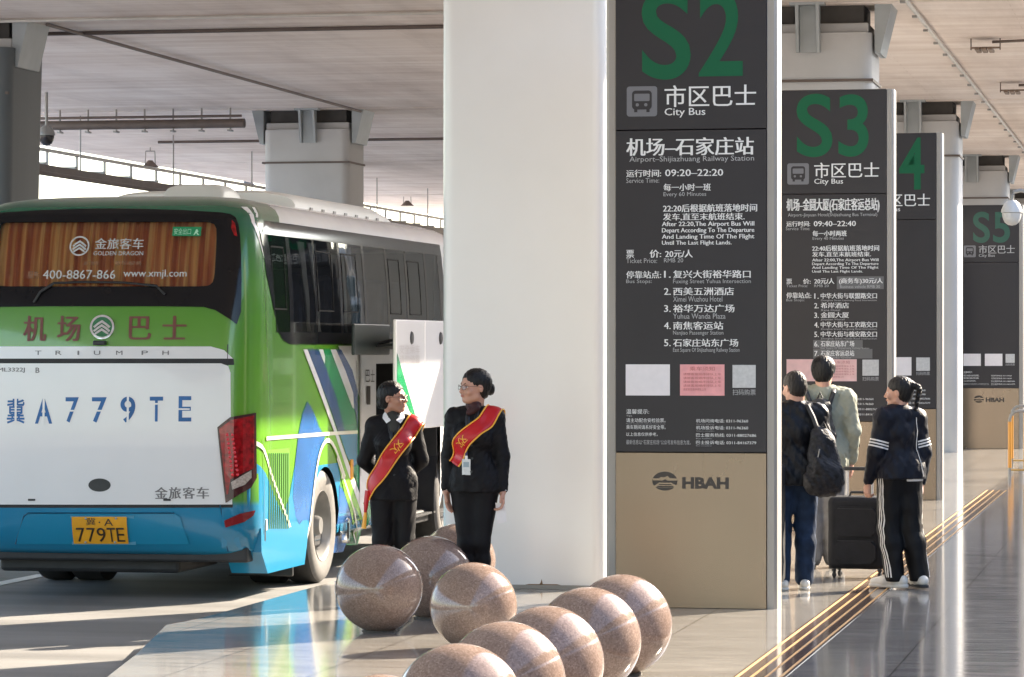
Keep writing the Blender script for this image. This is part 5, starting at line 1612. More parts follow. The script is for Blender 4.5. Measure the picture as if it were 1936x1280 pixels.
class Person:
    """Figure facing local -y. J holds joints in metres for a 1.65 m adult; everything is scaled to the wanted height."""
    def __init__(self, label, px, d, H, yaw, head_yaw=0.0, head_tilt=0.0, female=True, group=None):
        c = W(px, 0, d)
        self.e = empty("person", (c.x, c.y, 0.0), yaw, label, "person", group)
        self.s = H / 1.655
        self.e.scale = (self.s,) * 3
        self.female = female
        sw = 0.140 if female else 0.172
        hw = 0.080 if female else 0.085
        self.J = J = {}
        for s, n in ((1, 'L'), (-1, 'R')):          # L is the figure's own left = +x (it faces -y)
            J['sh' + n] = V3(s * sw, 0.01, 1.335)
            J['el' + n] = V3(s * (sw + 0.05), 0.025, 1.075)
            J['wr' + n] = V3(s * (sw + 0.06), -0.015, 0.845)
            J['hd' + n] = V3(s * 0.02, -0.06, -1.0)  # hand direction
            J['pn' + n] = V3(-s * 1.0, -0.25, 0.0)    # palm normal
            J['hip' + n] = V3(s * hw, 0.0, 0.885)
            J['kn' + n] = V3(s * (hw + 0.002), -0.012, 0.475)
            J['an' + n] = V3(s * (hw + 0.004), 0.02, 0.085)
            J['toe' + n] = V3(s * (hw + 0.02), -0.135, 0.028)
        self.pelvis = V3(0, 0, 0.93); self.chest = V3(0, 0, 1.22)
        self.neck0 = V3(0, 0.012, 1.36)
        self.hc = V3(0, -0.018, 1.545)              # head centre
        self.hy, self.ht = head_yaw, head_tilt
        ct, st = math.cos(head_tilt), math.sin(head_tilt)
        self.HM = rotz(head_yaw) @ np.array([[1, 0, 0], [0, ct, -st], [0, st, ct]])
        self.curl = {'L': 0.5, 'R': 0.5}

    def hp(self, x, y, z):     # point in head space
        return self.hc + self.HM @ V3(x, y, z)

    def bounds(self, names, m):
        P = np.array([self.J[n] for n in names]); return P.min(0) - m, P.max(0) + m

    def torso(self, F_, g=0.0, hips=True):
        f = self.female
        hx = 0.050 if f else 0.060
        if hips: F_.cap((-hx, 0.008, 0.92), (hx, 0.008, 0.92), 0.103 + g, 0.103 + g, 0.04, (1, 0.98, 1.1))
        F_.ell((0, 0.0, 1.05), (0.112 + g if f else 0.140 + g, 0.088 + g, 0.15), 0.06)
        F_.ell((0, 0.0, 1.22), (0.130 + g if f else 0.160 + g, 0.104 + g, 0.15), 0.06)
        if f:
            for s in (-1, 1): F_.ell((s * 0.062, -0.075, 1.205), (0.062 + g, 0.055 + g, 0.062 + g), 0.04)
        for n in 'LR':
            sh = self.J['sh' + n]
            F_.cap((sh[0] * 0.3, 0.012, 1.358), sh, 0.050 + g, 0.050 + g, 0.05)
        return F_

    def arm(self, F_, n, g=0.0, k=0.02, cuff=None):
        sh, el, wr = (self.J[x + n] for x in ('sh', 'el', 'wr'))
        F_.cap(sh, el, 0.049 + g, 0.040 + g, 0.035)
        mid = el + (wr - el) * 0.35
        F_.cap(el, mid, 0.040 + g, 0.039 + g, k); F_.cap(mid, wr, 0.039 + g, (0.026 if cuff is None else cuff) + g, k)
        return F_

    def leg(self, F_, n, g=0.0, low=None, kn=None):
        hp_, kn_, an = (self.J[x + n] for x in ('hip', 'kn', 'an'))
        F_.cap(hp_ + V3(0, 0.005, 0), kn_, 0.088 + g, (0.056 if kn is None else kn) + g, 0.05)
        mid = kn_ + (an - kn_) * 0.3 + V3(0, 0.012, 0)
        F_.cap(kn_, mid, (0.054 if kn is None else kn) + g, (0.055 if kn is None else kn) + g, 0.03); F_.cap(mid, an, (0.055 if kn is None else kn) + g, (0.036 if low is None else low) + g, 0.03)
        return F_

    def hand(self, F_, n):
        wr = self.J['wr' + n]; d = self.J['hd' + n]; d = d / np.linalg.norm(d)
        pn = self.J['pn' + n]; pn = pn - d * (pn @ d); pn = pn / np.linalg.norm(pn)
        sd = np.cross(d, pn)
        # thumb side: towards the front (-y) for a hanging arm
        if sd @ V3(0, -1, 0.0) < 0: sd = -sd
        w0 = wr + d * 0.015
        F_.cap(wr - d * 0.03, w0, 0.027, 0.025, 0.012)
        for t in (-0.024, -0.008, 0.008, 0.024):
            F_.cap(w0 + sd * t * 0.6, w0 + d * 0.075 + sd * t, 0.013, 0.0105, 0.012)
        c = self.curl[n]
        for i, (t, ln) in enumerate(zip((0.026, 0.009, -0.008, -0.024), (0.070, 0.078, 0.072, 0.056))):
            a = w0 + d * 0.078 + sd * t
            ang = c * (0.5 + 0.12 * i); d1 = d * math.cos(ang) + pn * math.sin(ang)
            b = a + d1 * ln * 0.45; ang2 = ang + c * 0.75; d2 = d * math.cos(ang2) + pn * math.sin(ang2)
            e_ = b + d2 * ln * 0.33; ang3 = ang2 + c * 0.4; d3 = d * math.cos(ang3) + pn * math.sin(ang3)
            F_.cap(a, b, 0.0092, 0.0088, 0.004); F_.cap(b, e_, 0.0088, 0.008, 0.003); F_.cap(e_, e_ + d3 * ln * 0.24, 0.008, 0.0066, 0.003)
        a = w0 + d * 0.012 + sd * 0.022; b = a + d * 0.032 + sd * 0.022 + pn * 0.012
        F_.cap(a, b, 0.013, 0.0105, 0.008); F_.cap(b, b + d * 0.030 + sd * 0.006 + pn * 0.008, 0.0105, 0.008, 0.004)
        self.__dict__.setdefault('grip', {})[n] = w0 + d * 0.10 + pn * 0.02
        return F_

    def head(self, F_):
        hp, M = self.hp, self.HM
        F_.cap(self.neck0, hp(0, 0.028, -0.07), 0.056 if self.female else 0.062, 0.050 if self.female else 0.058, 0.02)
        F_.ell(hp(0, 0.012, 0.025), (0.073, 0.092, 0.088), 0.02, M)
        F_.ell(hp(0, -0.022, -0.030), (0.060, 0.066, 0.078), 0.03, M)           # face
        F_.ell(hp(0, -0.052, -0.088), (0.030, 0.028, 0.024), 0.03, M)           # chin
        F_.cap(hp(-0.046, -0.005, -0.070), hp(-0.015, -0.060, -0.094), 0.018, 0.014, 0.02)
        F_.cap(hp(0.046, -0.005, -0.070), hp(0.015, -0.060, -0.094), 0.018, 0.014, 0.02)
        F_.cap(hp(-0.036, -0.070, 0.018), hp(0.036, -0.070, 0.018), 0.012, 0.012, 0.014)   # brow
        for s in (-1, 1):
            F_.ell(hp(s * 0.031, -0.090, -0.004), (0.018, 0.014, 0.011), 0.010, M, sub=True)
            F_.ell(hp(s * 0.040, -0.064, -0.036), (0.022, 0.020, 0.020), 0.02, M)       # cheek
            F_.ell(hp(s * 0.075, 0.012, -0.012), (0.008, 0.018, 0.030), 0.006, M)       # ear
            F_.ell(hp(s * 0.084, 0.006, -0.010), (0.005, 0.009, 0.016), 0.004, M, sub=True)
            F_.ell(hp(s * 0.010, -0.092, -0.040), (0.008, 0.008, 0.007), 0.006, M)
        F_.cap(hp(0, -0.083, 0.008), hp(0, -0.106, -0.034), 0.0075, 0.0105, 0.010)      # nose
        F_.ell(hp(0, -0.089, -0.060), (0.021, 0.011, 0.006), 0.006, M)
        F_.ell(hp(0, -0.087, -0.069), (0.018, 0.010, 0.006), 0.006, M)
        return F_

    def body(self, skin, slim=0.012, h=0.0052):
        keys = [k for k in self.J if not k.startswith(('hd', 'pn'))]
        lo, hi = self.bounds(keys, 0.16)
        lo[2] = 0.0; hi[2] = 1.70; lo[0] = min(lo[0], -0.30); hi[0] = max(hi[0], 0.30); lo[1] = min(lo[1], -0.24); hi[1] = max(hi[1], 0.22)
        F_ = Field(lo, hi, h)
        self.torso(F_, -slim)
        for n in 'LR':
            self.arm(F_, n, -slim * 0.6); self.leg(F_, n, -slim)
            F_.cap(self.J['an' + n], self.J['toe' + n], 0.030, 0.022, 0.02)
            self.hand(F_, n)
        self.head(F_)
        b = F_.mesh("body", skin, self.e, 1)
        self.bodyfield = F_
        # eyes, brows, lips
        hp, M = self.hp, self.HM
        def blob(name, c, r, m, seg=10):
            g = MB(); vs = []; n1, n2 = 8, seg
            for i in range(n1 + 1):
                a = math.pi * i / n1
                for j in range(n2):
                    b_ = math.tau * j / n2
                    q = V3(r[0] * math.sin(a) * math.cos(b_), r[1] * math.sin(a) * math.sin(b_), r[2] * math.cos(a))
                    vs.append(tuple(np.array(c) + M @ q))
            g.add(vs, [(i * n2 + j, i * n2 + (j + 1) % n2, (i + 1) * n2 + (j + 1) % n2, (i + 1) * n2 + j) for i in range(n1) for j in range(n2)])
            return g.build(name, m, b, smooth=True)
        for s in (-1, 1):
            blob("eye", hp(s * 0.031, -0.074, -0.004), (0.0125, 0.0085, 0.0060), M_EYEW)
            blob("iris", hp(s * 0.031, -0.0795, -0.004), (0.0052, 0.0040, 0.0052), M_EYED)
            g = MB(); g.tube([hp(s * 0.014, -0.0865, 0.016), hp(s * 0.030, -0.0825, 0.021), hp(s * 0.047, -0.070, 0.016)], [0.0026, 0.0032, 0.0016], 6); g.build("eyebrow", M_HAIR, b, smooth=True)
        blob("upper_lip", hp(0, -0.0925, -0.0595), (0.019, 0.0085, 0.0040), M_LIP)
        blob("lower_lip", hp(0, -0.0905, -0.0675), (0.017, 0.0085, 0.0045), M_LIP)
        return b

    def hair(self, m, style, h=0.0045):
        hp, M = self.hp, self.HM
        F_ = Field(self.hc - V3(0.22, 0.22, 0.34 if style == 'braid' else 0.17), self.hc + V3(0.22, 0.24, 0.17), h)
        back = 0.014
        F_.ell(hp(0, 0.018, 0.034), (0.081, 0.097, 0.090), 0.02, M)
        F_.ell(hp(0, 0.050, -0.020), (0.072, 0.066, 0.078), 0.03, M)
        if style != 'short': F_.ell(hp(0, 0.045, 0.03), (0.083, 0.085, 0.085), 0.02, M)
        # hairline: cut away the face and the ears
        F_.ell(hp(0, -0.130, -0.055), (0.074, 0.100, 0.108), 0.012, M, sub=True)
        F_.ell(hp(0, -0.125, 0.005), (0.058, 0.070, 0.072), 0.014, M, sub=True)
        for s in (-1, 1):
            F_.ell(hp(s * 0.084, -0.002, -0.028), (0.026, 0.026, 0.042), 0.012, M, sub=True)
        F_.ell(hp(0, 0.02, -0.165), (0.10, 0.12, 0.085), 0.012, M, sub=True)
        if style == 'bun':
            F_.ell(hp(0, 0.125, -0.020), (0.042, 0.034, 0.042), 0.012, M)
            F_.cap(hp(0.01, 0.13, 0.00), hp(-0.012, 0.152, -0.05), 0.018, 0.010, 0.01)
        if style == 'low':
            F_.ell(hp(0, 0.105, -0.045), (0.044, 0.034, 0.040), 0.014, M)
        if style == 'braid':
            F_.ell(hp(0, 0.100, 0.050), (0.034, 0.036, 0.036), 0.014, M)
            F_.cap(hp(0, 0.115, 0.055), hp(0, 0.160, 0.030), 0.022, 0.026, 0.012)
            prev = None
            for i in range(9):
                q = hp(0.007 * (-1) ** i, 0.172 - 0.006 * i, 0.012 - i * 0.027)
                F_.ell(q, (0.023 - 0.0011 * i, 0.023 - 0.0011 * i, 0.021), 0.006); prev = q
            F_.cap(prev, prev + V3(0.002, 0.006, -0.055), 0.012, 0.004, 0.005)
        if style == 'mop':
            F_.ell(hp(0, 0.02, 0.055), (0.090, 0.102, 0.078), 0.02, M); F_.ell(hp(0, 0.055, -0.005), (0.086, 0.066, 0.075), 0.02, M)
            for s in (-1, 1): F_.ell(hp(s * 0.075, 0.02, 0.03), (0.022, 0.05, 0.045), 0.012, M)
        F_.wrinkle(0.0045, 80, 3, 0.35)
        return F_.mesh("hair", m, self.e, 1)

    def glasses(self):
        hp = self.hp
        g = MB(); n = 20
        for s in (-1, 1):
            g.tube([hp(s * 0.032 + 0.022 * math.cos(a), -0.101 + 0.010 * abs(math.cos(a)) * (1 if s * math.cos(a) > 0 else 0), -0.006 + 0.017 * math.sin(a)) for a in np.linspace(0, math.tau, n + 1)], 0.0016, 6, cap=False)
            g.tube([hp(s * 0.054, -0.091, 0.0), hp(s * 0.078, -0.03, 0.0), hp(s * 0.080, 0.012, -0.006)], 0.0016, 6)
        g.tube([hp(-0.011, -0.103, -0.002), hp(0.011, -0.103, -0.002)], 0.0016, 6)
        o = g.build("glasses", M_FRAME, self.e, smooth=True)
        g = MB()
        for s in (-1, 1):
            vs = [hp(s * 0.032 + 0.021 * math.cos(a), -0.101 + 0.009 * abs(math.cos(a)) * (1 if s * math.cos(a) > 0 else 0), -0.006 + 0.016 * math.sin(a)) for a in np.linspace(0, math.tau, n, endpoint=False)]
            g.add(vs, [tuple(range(n))])
        g.build("lens", M_LENS, o)

    def jacket(self, m, name="jacket", g=0.016, hem=0.80, flare=0.02, sleeve=0.97, cuff=0.036, wr=(0.005, 26), collar=0.0, seed=1, h=0.0058, bulk=0.0):
        lo, hi = self.bounds(['shL', 'shR', 'elL', 'elR', 'wrL', 'wrR'], 0.14)
        lo[2] = min(hem - 0.05, lo[2]); hi[2] = 1.50; lo[0] = min(lo[0], -0.30); hi[0] = max(hi[0], 0.30); lo[1] = min(lo[1], -0.24); hi[1] = max(hi[1], 0.24)
        F_ = Field(lo, hi, h)
        self.torso(F_, g + bulk, hips=True)
        if hem < 0.90:
            F_.cap((-0.048, 0.008, 0.90), (0.048, 0.008, 0.90), 0.102 + g + bulk, 0.102 + g + bulk, 0.05, (1, 1.0, 1.3))
            F_.cap((-0.048, 0.008, hem), (0.048, 0.008, hem), 0.104 + g + flare + bulk, 0.104 + g + flare + bulk, 0.05, (1, 1.0, 1.2))
        # hem first, so that the sleeves may hang below it
        F_.wrinkle(wr[0], wr[1], seed, 0.6)
        F_.clip_below(hem)
        for n in 'LR':
            sh, el, wrr = (self.J[x + n].copy() for x in ('sh', 'el', 'wr'))
            wrr = el + (wrr - el) * sleeve
            F_.cap(sh, el, 0.052 + g, 0.044 + g, 0.035); F_.cap(el, wrr, 0.044 + g, cuff + g * 0.4, 0.02)
        if wr[0]: F_.wrinkle(wr[0] * 0.7, wr[1] * 1.5, seed + 5, 0.8)
        if collar:
            F_.cap((0, 0.018, 1.365), (0, 0.004, 1.365 + collar), 0.072, 0.066, 0.03)
        # open the neck
        F_.cap((0, 0.002, 1.40), (0, -0.02, 1.52), 0.056, 0.075, 0.008, sub=True)
        self.jf = F_
        return F_.mesh(name, m, self.e, 1)

    def trousers(self, m, g=0.014, low=0.052, hem=0.055, seed=2, wr=(0.004, 24), h=0.006, kn=None, top=1.0):
        lo, hi = self.bounds(['hipL', 'hipR', 'knL', 'knR', 'anL', 'anR'], 0.16)
        lo[2] = 0.0; hi[2] = top + 0.05
        F_ = Field(lo, hi, h)
        F_.cap((-0.052, 0.010, 0.925), (0.052, 0.010, 0.925), 0.103 + g, 0.104 + g, 0.04, (1, 1.0, 1.15))
        for n in 'LR': self.leg(F_, n, g, low, kn)
        F_.wrinkle(wr[0], wr[1], seed, 0.7)
        F_.clip_above(top)
        zz = self.J['anL'][2]
        for n in 'LR':
            an = self.J['an' + n]
            s, P = F_.win(an - V3(0.12, 0.14, 0.2), an + V3(0.12, 0.14, 0.0))
            if s is not None: F_.f[s] = np.maximum(F_.f[s], (an[2] - 0.085 + hem - P[..., 2]).astype(np.float32))
        self.tf = F_
        return F_.mesh("trousers", m, self.e, 1)

    def shoe(self, n, m, sole, big=1.0, heel=0.0):
        an, toe = self.J['an' + n], self.J['toe' + n]
        dirn = toe - an; dirn[2] = 0; L_ = np.linalg.norm(dirn); dirn /= L_
        b = V3(an[0], an[1], max(an[2] - 0.085, 0.0))
        back = b - dirn * 0.055 * big; front = b + dirn * (L_ + 0.045 * big)
        F_ = Field(np.minimum(back, front) - 0.09, np.maximum(back, front) + V3(0.09, 0.09, 0.16), 0.005)
        z = 0.040 * big
        F_.cap(back + V3(0, 0, z + 0.008), b + dirn * L_ * 0.5 + V3(0, 0, z), 0.036 * big, 0.040 * big, 0.02)
        F_.cap(b + dirn * L_ * 0.5 + V3(0, 0, z), front - dirn * 0.035 + V3(0, 0, z - 0.012), 0.040 * big, 0.030 * big, 0.02)
        F_.cap(b + V3(0, 0, 0.045), b + V3(0, 0, 0.10 * big), 0.040 * big, 0.036 * big, 0.02)
        F_.clip_below(b[2] + 0.014)
        o = F_.mesh("shoe", m, self.e, 1)
        F_ = Field(np.minimum(back, front) - 0.09, np.maximum(back, front) + V3(0.09, 0.09, 0.10), 0.005)
        F_.cap(back + V3(0, 0, 0.02), front - dirn * 0.035 + V3(0, 0, 0.02), 0.038 * big, 0.036 * big, 0.01)
        F_.clip_below(b[2] + 0.001); F_.clip_above(b[2] + 0.024 * big)
        F_.mesh("sole", sole, o, 0)

    def on_cloth(self, p, c, off=0.004, fld=None):
        """Pushes p along the ray from c until it lies just outside the cloth."""
        f = fld or self.jf
        c = np.array(c, float); p = np.array(p, float)
        d = p - c; d /= np.linalg.norm(d)
        lo_, hi_ = 0.0, 0.34
        t = hi_
        while t > 0 and f.sample(c + d * t) > off: t -= 0.004
        return c + d * (t + 0.002)

def ribbon(pts, nrm, wd, m, name, parent, edge=None, thick=0.003):
    """Cloth strip along pts; nrm: outward normals; width vector across."""
    g = MB(); gE = MB()
    n = len(pts); L_, R_ = [], []
    for i in range(n):
        t = pts[min(i + 1, n - 1)] - pts[max(i - 1, 0)]; t = t / np.linalg.norm(t)
        s = np.cross(nrm[i], t); s /= np.linalg.norm(s)
        L_.append(pts[i] + s * wd / 2); R_.append(pts[i] - s * wd / 2)
    return L_, R_

def sash(P, path, wd, glyph_at=None, tail=None):
    """path: [(axis point, direction)] rays that find the sash's centre line on the jacket."""
    cent = [P.on_cloth(np.array(c) + np.array(d), c, 0.006) for c, d in path]
    # refine
    fine, nr = [], []
    for i in range(len(cent) - 1):
        for k in range(5):
            t = k / 5
            c = np.array(path[i][0]) * (1 - t) + np.array(path[i + 1][0]) * t
            d = np.array(path[i][1]) * (1 - t) + np.array(path[i + 1][1]) * t
            fine.append(P.on_cloth(c + d, c, 0.006)); nr.append(d / np.linalg.norm(d))
    c, d = path[-1]; fine.append(cent[-1]); nr.append(np.array(d) / np.linalg.norm(d))
    fine = np.array(fine)
    for _ in range(3): fine[1:-1] = 0.25 * fine[:-2] + 0.5 * fine[1:-1] + 0.25 * fine[2:]
    n = len(fine); K = 6
    rows = []
    for i in range(n):
        t = fine[min(i + 1, n - 1)] - fine[max(i - 1, 0)]; t /= np.linalg.norm(t)
        s = np.cross(nr[i], t); s /= np.linalg.norm(s)
        row = []
        for k in range(K + 1):
            q = fine[i] + s * wd * (k / K - 0.5)
            for _ in range(12):
                v = P.jf.sample(q)
                if v < 0.006: q = q + nr[i] * (0.007 - v)
                elif v > 0.014: q = q - nr[i] * min(v - 0.010, 0.02)
                else: break
            row.append(q)
        rows.append(row)
    rows = np.array(rows)
    for _ in range(2): rows[1:-1] = 0.25 * rows[:-2] + 0.5 * rows[1:-1] + 0.25 * rows[2:]
    for i in range(n): rows[i] += nr[i] * 0.003
    g = MB(); vs = [tuple(v) for r in rows for v in r]
    g.add(vs, [(i * (K + 1) + k, i * (K + 1) + k + 1, (i + 1) * (K + 1) + k + 1, (i + 1) * (K + 1) + k) for i in range(n - 1) for k in range(K)])
    o = g.build("sash", M_SASH, P.e, smooth=True)
    md = o.modifiers.new("thickness", 'SOLIDIFY'); md.thickness = 0.003; md.offset = -1
    for k in (0, K):
        g = MB(); g.tube([rows[i, k] + nr[i] * 0.002 for i in range(n)], 0.0055, 6); g.build("sash_trim", M_GOLD, o, smooth=True)
    def glyph(s, a, b, name="sash_writing"):
        g = MB()
        def fn(u, v):     # u along the sash (0..n-1), v across (0..1)
            u = min(max(u, 0), n - 1.001); v = min(max(v, 0), 0.999)
            i = int(u); k = int(v * K); tu = u - i; tv = v * K - k
            q = (rows[i, k] * (1 - tu) + rows[i + 1, k] * tu) * (1 - tv) + (rows[i, k + 1] * (1 - tu) + rows[i + 1, k + 1] * tu) * tv
            return tuple(q + nr[i] * 0.0035)
        write(g, s, a, b, 0.24, 0.80, fn, 0.0)
        return g.build(name, M_GOLD, o)
    return o, rows, glyph
# ------------------------------------------------------------------ hostess on the right: faces the camera, head turned to her right (picture left)
P = Person("hostess with low hair bun, ID badge and red sash standing before the wide white column", 897, 23.6, 1.69, R(-12), head_yaw=R(-46), head_tilt=0.0, group="hostesses with red sashes")
P.J['elL'] = V3(0.185, 0.03, 1.075); P.J['wrL'] = V3(0.195, -0.01, 0.845)
P.J['elR'] = V3(-0.182, 0.03, 1.075); P.J['wrR'] = V3(-0.192, -0.015, 0.850)
P.J['hdL'] = V3(0.10, -0.15, -1); P.J['hdR'] = V3(0.12, -0.10, -1)
for n, s in (('L', 1), ('R', -1)):
    P.J['kn' + n] = V3(s * 0.052, -0.01, 0.48); P.J['an' + n] = V3(s * 0.040, 0.02, 0.095); P.J['toe' + n] = V3(s * 0.055, -0.12, 0.03)
P.curl = {'L': 0.9, 'R': 0.35}
P.body(M_SKIN)
P.hair(M_HAIR, 'bun'); P.glasses()
P.jacket(M_SUIT, g=0.010, hem=0.83, flare=0.004, cuff=0.032, wr=(0.008, 24), seed=3)
P.trousers(M_SUIT, g=0.008, low=0.036, hem=0.05, seed=4, kn=0.050)
F_ = Field((-0.13, -0.15, 1.33), (0.13, 0.13, 1.47), 0.005)
F_.cap((0, 0.010, 1.375), (0, -0.004, 1.425), 0.066, 0.058, 0.02); F_.cap((-0.02, -0.070, 1.370), (0.02, -0.060, 1.395), 0.022, 0.026, 0.03); F_.wrinkle(0.004, 60, 9)
F_.mesh("scarf", M_SCARF, P.e)
for n in 'LR':
    P.shoe(n, M_SHOEB, M_SHOED, 0.92)
    wr = P.J['wr' + n]; d = P.J['hd' + n] / np.linalg.norm(P.J['hd' + n])
    g = MB(); g.tube([wr - d * 0.02, wr + d * 0.008], [0.031, 0.0305], 16); g.build("shirt_cuff", M_WSHIRT, P.e, smooth=True)
# sash: from her left shoulder (picture right) to the right side of her ribs
path = [((0.10, 0.02, 1.20), (0.35, 0.9, 0.65)), ((0.10, 0.01, 1.25), (0.30, 0.25, 0.95)), ((0.10, 0.0, 1.25), (0.25, -0.35, 0.92)), ((0.07, 0, 1.24), (0.22, -0.85, 0.55)), ((0.03, 0, 1.23), (0.10, -1, 0.25)), ((-0.02, 0, 1.19), (-0.12, -1, 0.05)),
        ((-0.04, 0, 1.14), (-0.35, -0.95, -0.02)), ((-0.045, 0, 1.08), (-0.55, -0.85, -0.05)), ((-0.045, 0, 1.03), (-0.72, -0.72, -0.08))]
so_, rows, gl = sash(P, path, 0.108)
gl("欢", 24.5, 29.5)
def lapels(P, m):
    for s in (-1, 1):
        g = MB(); vs = []
        for z, x0, x1 in ((1.385, 0.050, 0.085), (1.34, 0.030, 0.085), (1.29, 0.016, 0.070), (1.24, 0.008, 0.045), (1.18, 0.004, 0.012)):
            for x in (x0, x1):
                c = (s * x * 0.5, 0.0, z); vs.append(tuple(P.on_cloth(np.array((s * x * 1.0, -1.0, z)), c, 0.004)))
        g.add(vs, [(2 * i, 2 * i + 1, 2 * i + 3, 2 * i + 2) for i in range(4)])
        o = g.build("lapel", m, P.e, smooth=True); md = o.modifiers.new("thickness", 'SOLIDIFY'); md.thickness = 0.004
    for z in (1.15, 1.06, 0.97):
        q = P.on_cloth((0.006, -1, z), (0.006, 0, z), 0.003); g = MB(); g.lathe([(0, 0.004), (0.007, 0.003), (0.009, 0), (0, 0)], 12, 'y', tuple(q)); 
        g.build("button", M_SHOED, P.e)
M_LAPEL = mat("suit_lapel", (0.012, 0.011, 0.013), 0.45)
lapels(P, M_LAPEL)
# lanyard badge hanging at her front: a thing of its own
q = P.on_cloth((-0.03, -1, 1.10), (-0.03, 0, 1.10), 0.008)
R3 = np.array(Matrix.Rotation(R(-12), 3, 'Z'))
def world(P, p): return Vector(np.array(P.e.location) + P.s * (np.array(Matrix.Rotation(P.e.rotation_euler.z, 3, 'Z')) @ np.array(p)))
wq = world(P, q)
b = empty("id_badge", wq, P.e.rotation_euler.z, "white card badge hanging below the red sash of the hostess at the column", "badge")
g = MB(); g.box(-0.030, 0.030, -0.014, -0.010, -0.155, -0.045, 0.003); g.build("card", mat("badge_card", (0.62, 0.64, 0.64), 0.25, var=0.1, scale=40), b)
g = MB(); g.box(-0.008, 0.008, -0.013, -0.009, -0.045, 0.03); g.build("lanyard", mat("blue_lanyard", (0.03, 0.03, 0.10), 0.6), b)
g = MB(); g.box(-0.010, 0.010, -0.016, -0.009, -0.05, -0.022, 0.003); g.build("clip", M_WHITEP, b)
g = MB(); g.add([(-0.02, -0.0145, -0.10), (0.02, -0.0145, -0.10), (0.02, -0.0145, -0.065), (-0.02, -0.0145, -0.065)], [(0, 1, 2, 3)]); g.build("portrait", mat("badge_blue_print", (0.25, 0.33, 0.38), 0.3), b)
hq = world(P, P.grip['L'])
pap = empty("paper_slip", hq, P.e.rotation_euler.z, "folded white paper slip held in the hostess's left hand", "paper")
g = MB(); g.prism([(-0.035, 0.03), (0.03, 0.02), (0.045, -0.10), (-0.02, -0.12)], 'y', -0.004, 0.004); g.build("sheet", M_PAPERW, pap)

# ------------------------------------------------------------------ hostess on the left: hands behind her back, head turned toward the other
P = Person("hostess in red sash with hands behind her back beside the bus luggage bay", 744, 24.5, 1.595, R(2), head_yaw=R(62), head_tilt=R(-3), group="hostesses with red sashes")
P.J['elL'] = V3(0.205, 0.085, 1.075); P.J['wrL'] = V3(0.085, 0.175, 0.93)
P.J['elR'] = V3(-0.215, 0.085, 1.075); P.J['wrR'] = V3(-0.08, 0.185, 0.92)
P.J['hdL'] = V3(-0.9, 0.2, -0.35); P.J['hdR'] = V3(0.9, 0.2, -0.3); P.J['pnL'] = V3(0, -1, 0); P.J['pnR'] = V3(0, -1, 0)
for n, s in (('L', 1), ('R', -1)):
    P.J['kn' + n] = V3(s * 0.085, -0.01, 0.48); P.J['an' + n] = V3(s * 0.080, 0.02, 0.09); P.J['toe' + n] = V3(s * 0.10, -0.12, 0.03)
P.body(M_SKIN2); P.hair(M_HAIR, 'low'); P.glasses()
P.jacket(M_SUIT, g=0.013, hem=0.78, flare=0.010, cuff=0.036, wr=(0.009, 22), seed=13, bulk=0.002)
P.trousers(M_SUIT, g=0.012, low=0.055, hem=0.03, seed=14, wr=(0.007, 24))
g = MB()
for s in (-1, 1):
    a = [(s * 0.062, -0.005, 1.440), (s * 0.050, -0.066, 1.418), (s * 0.020, -0.098, 1.375), (s * 0.052, -0.094, 1.352), (s * 0.082, -0.062, 1.392), (s * 0.078, -0.008, 1.418)]
    b = [(x, y - 0.008, z) for x, y, z in a]
    g.add(a + b, [tuple(range(6)), tuple(range(6, 12))[::-1]] + [(i, (i + 1) % 6, 6 + (i + 1) % 6, 6 + i) for i in range(6)])
g.build("shirt_collar", M_WSHIRT, P.e)
F_ = Field((-0.13, -0.17, 1.27), (0.13, 0.13, 1.47), 0.005)
F_.cap((0, 0.010, 1.375), (0, -0.006, 1.420), 0.064, 0.056, 0.02); F_.cap((0, -0.100, 1.30), (0, -0.062, 1.385), 0.022, 0.042, 0.03, (1.2, 0.8, 1)); F_.wrinkle(0.003, 60, 9)
F_.mesh("scarf", mat("dark_olive_scarf", (0.030, 0.028, 0.022), 0.7), P.e)
for n in 'LR': P.shoe(n, M_SHOEB, M_SHOED, 0.92)
lapels(P, M_LAPEL)
path = [((0.10, 0.02, 1.20), (0.45, 0.9, 0.65)), ((0.11, 0.01, 1.25), (0.45, 0.15, 0.9)), ((0.10, 0.0, 1.25), (0.42, -0.45, 0.85)), ((0.08, 0, 1.24), (0.34, -0.85, 0.50)), ((0.04, 0, 1.21), (0.20, -1, 0.18)), ((0.0, 0, 1.15), (0.02, -1, 0.02)), ((-0.03, 0, 1.08), (-0.15, -1, 0.0)),
        ((-0.05, 0, 1.00), (-0.40, -0.95, -0.03)), ((-0.07, 0, 0.93), (-0.7, -0.75, -0.05)), ((-0.08, 0, 0.87), (-0.9, -0.45, -0.05)), ((-0.08, 0, 0.82), (-1.0, -0.1, 0.0))]
so_, rows, gl = sash(P, path, 0.118)
gl("欢", 21, 26)
e0 = rows[-1, 3]
g = MB(); g.tube([e0 + V3(0.0, -0.03, 0.03), e0 + V3(-0.012, -0.04, -0.06), e0 + V3(-0.018, -0.035, -0.13)], [0.022, 0.018, 0.012], 8); g.build("sash_tail", M_SASH, so_, smooth=True)
g = MB(); g.tube([e0 + V3(-0.018, -0.035, -0.13), e0 + V3(-0.02, -0.035, -0.155), e0 + V3(-0.03, -0.035, -0.25)], [0.010, 0.014, 0.018], 8); g.build("sash_tassel", M_GOLD, so_, smooth=True)

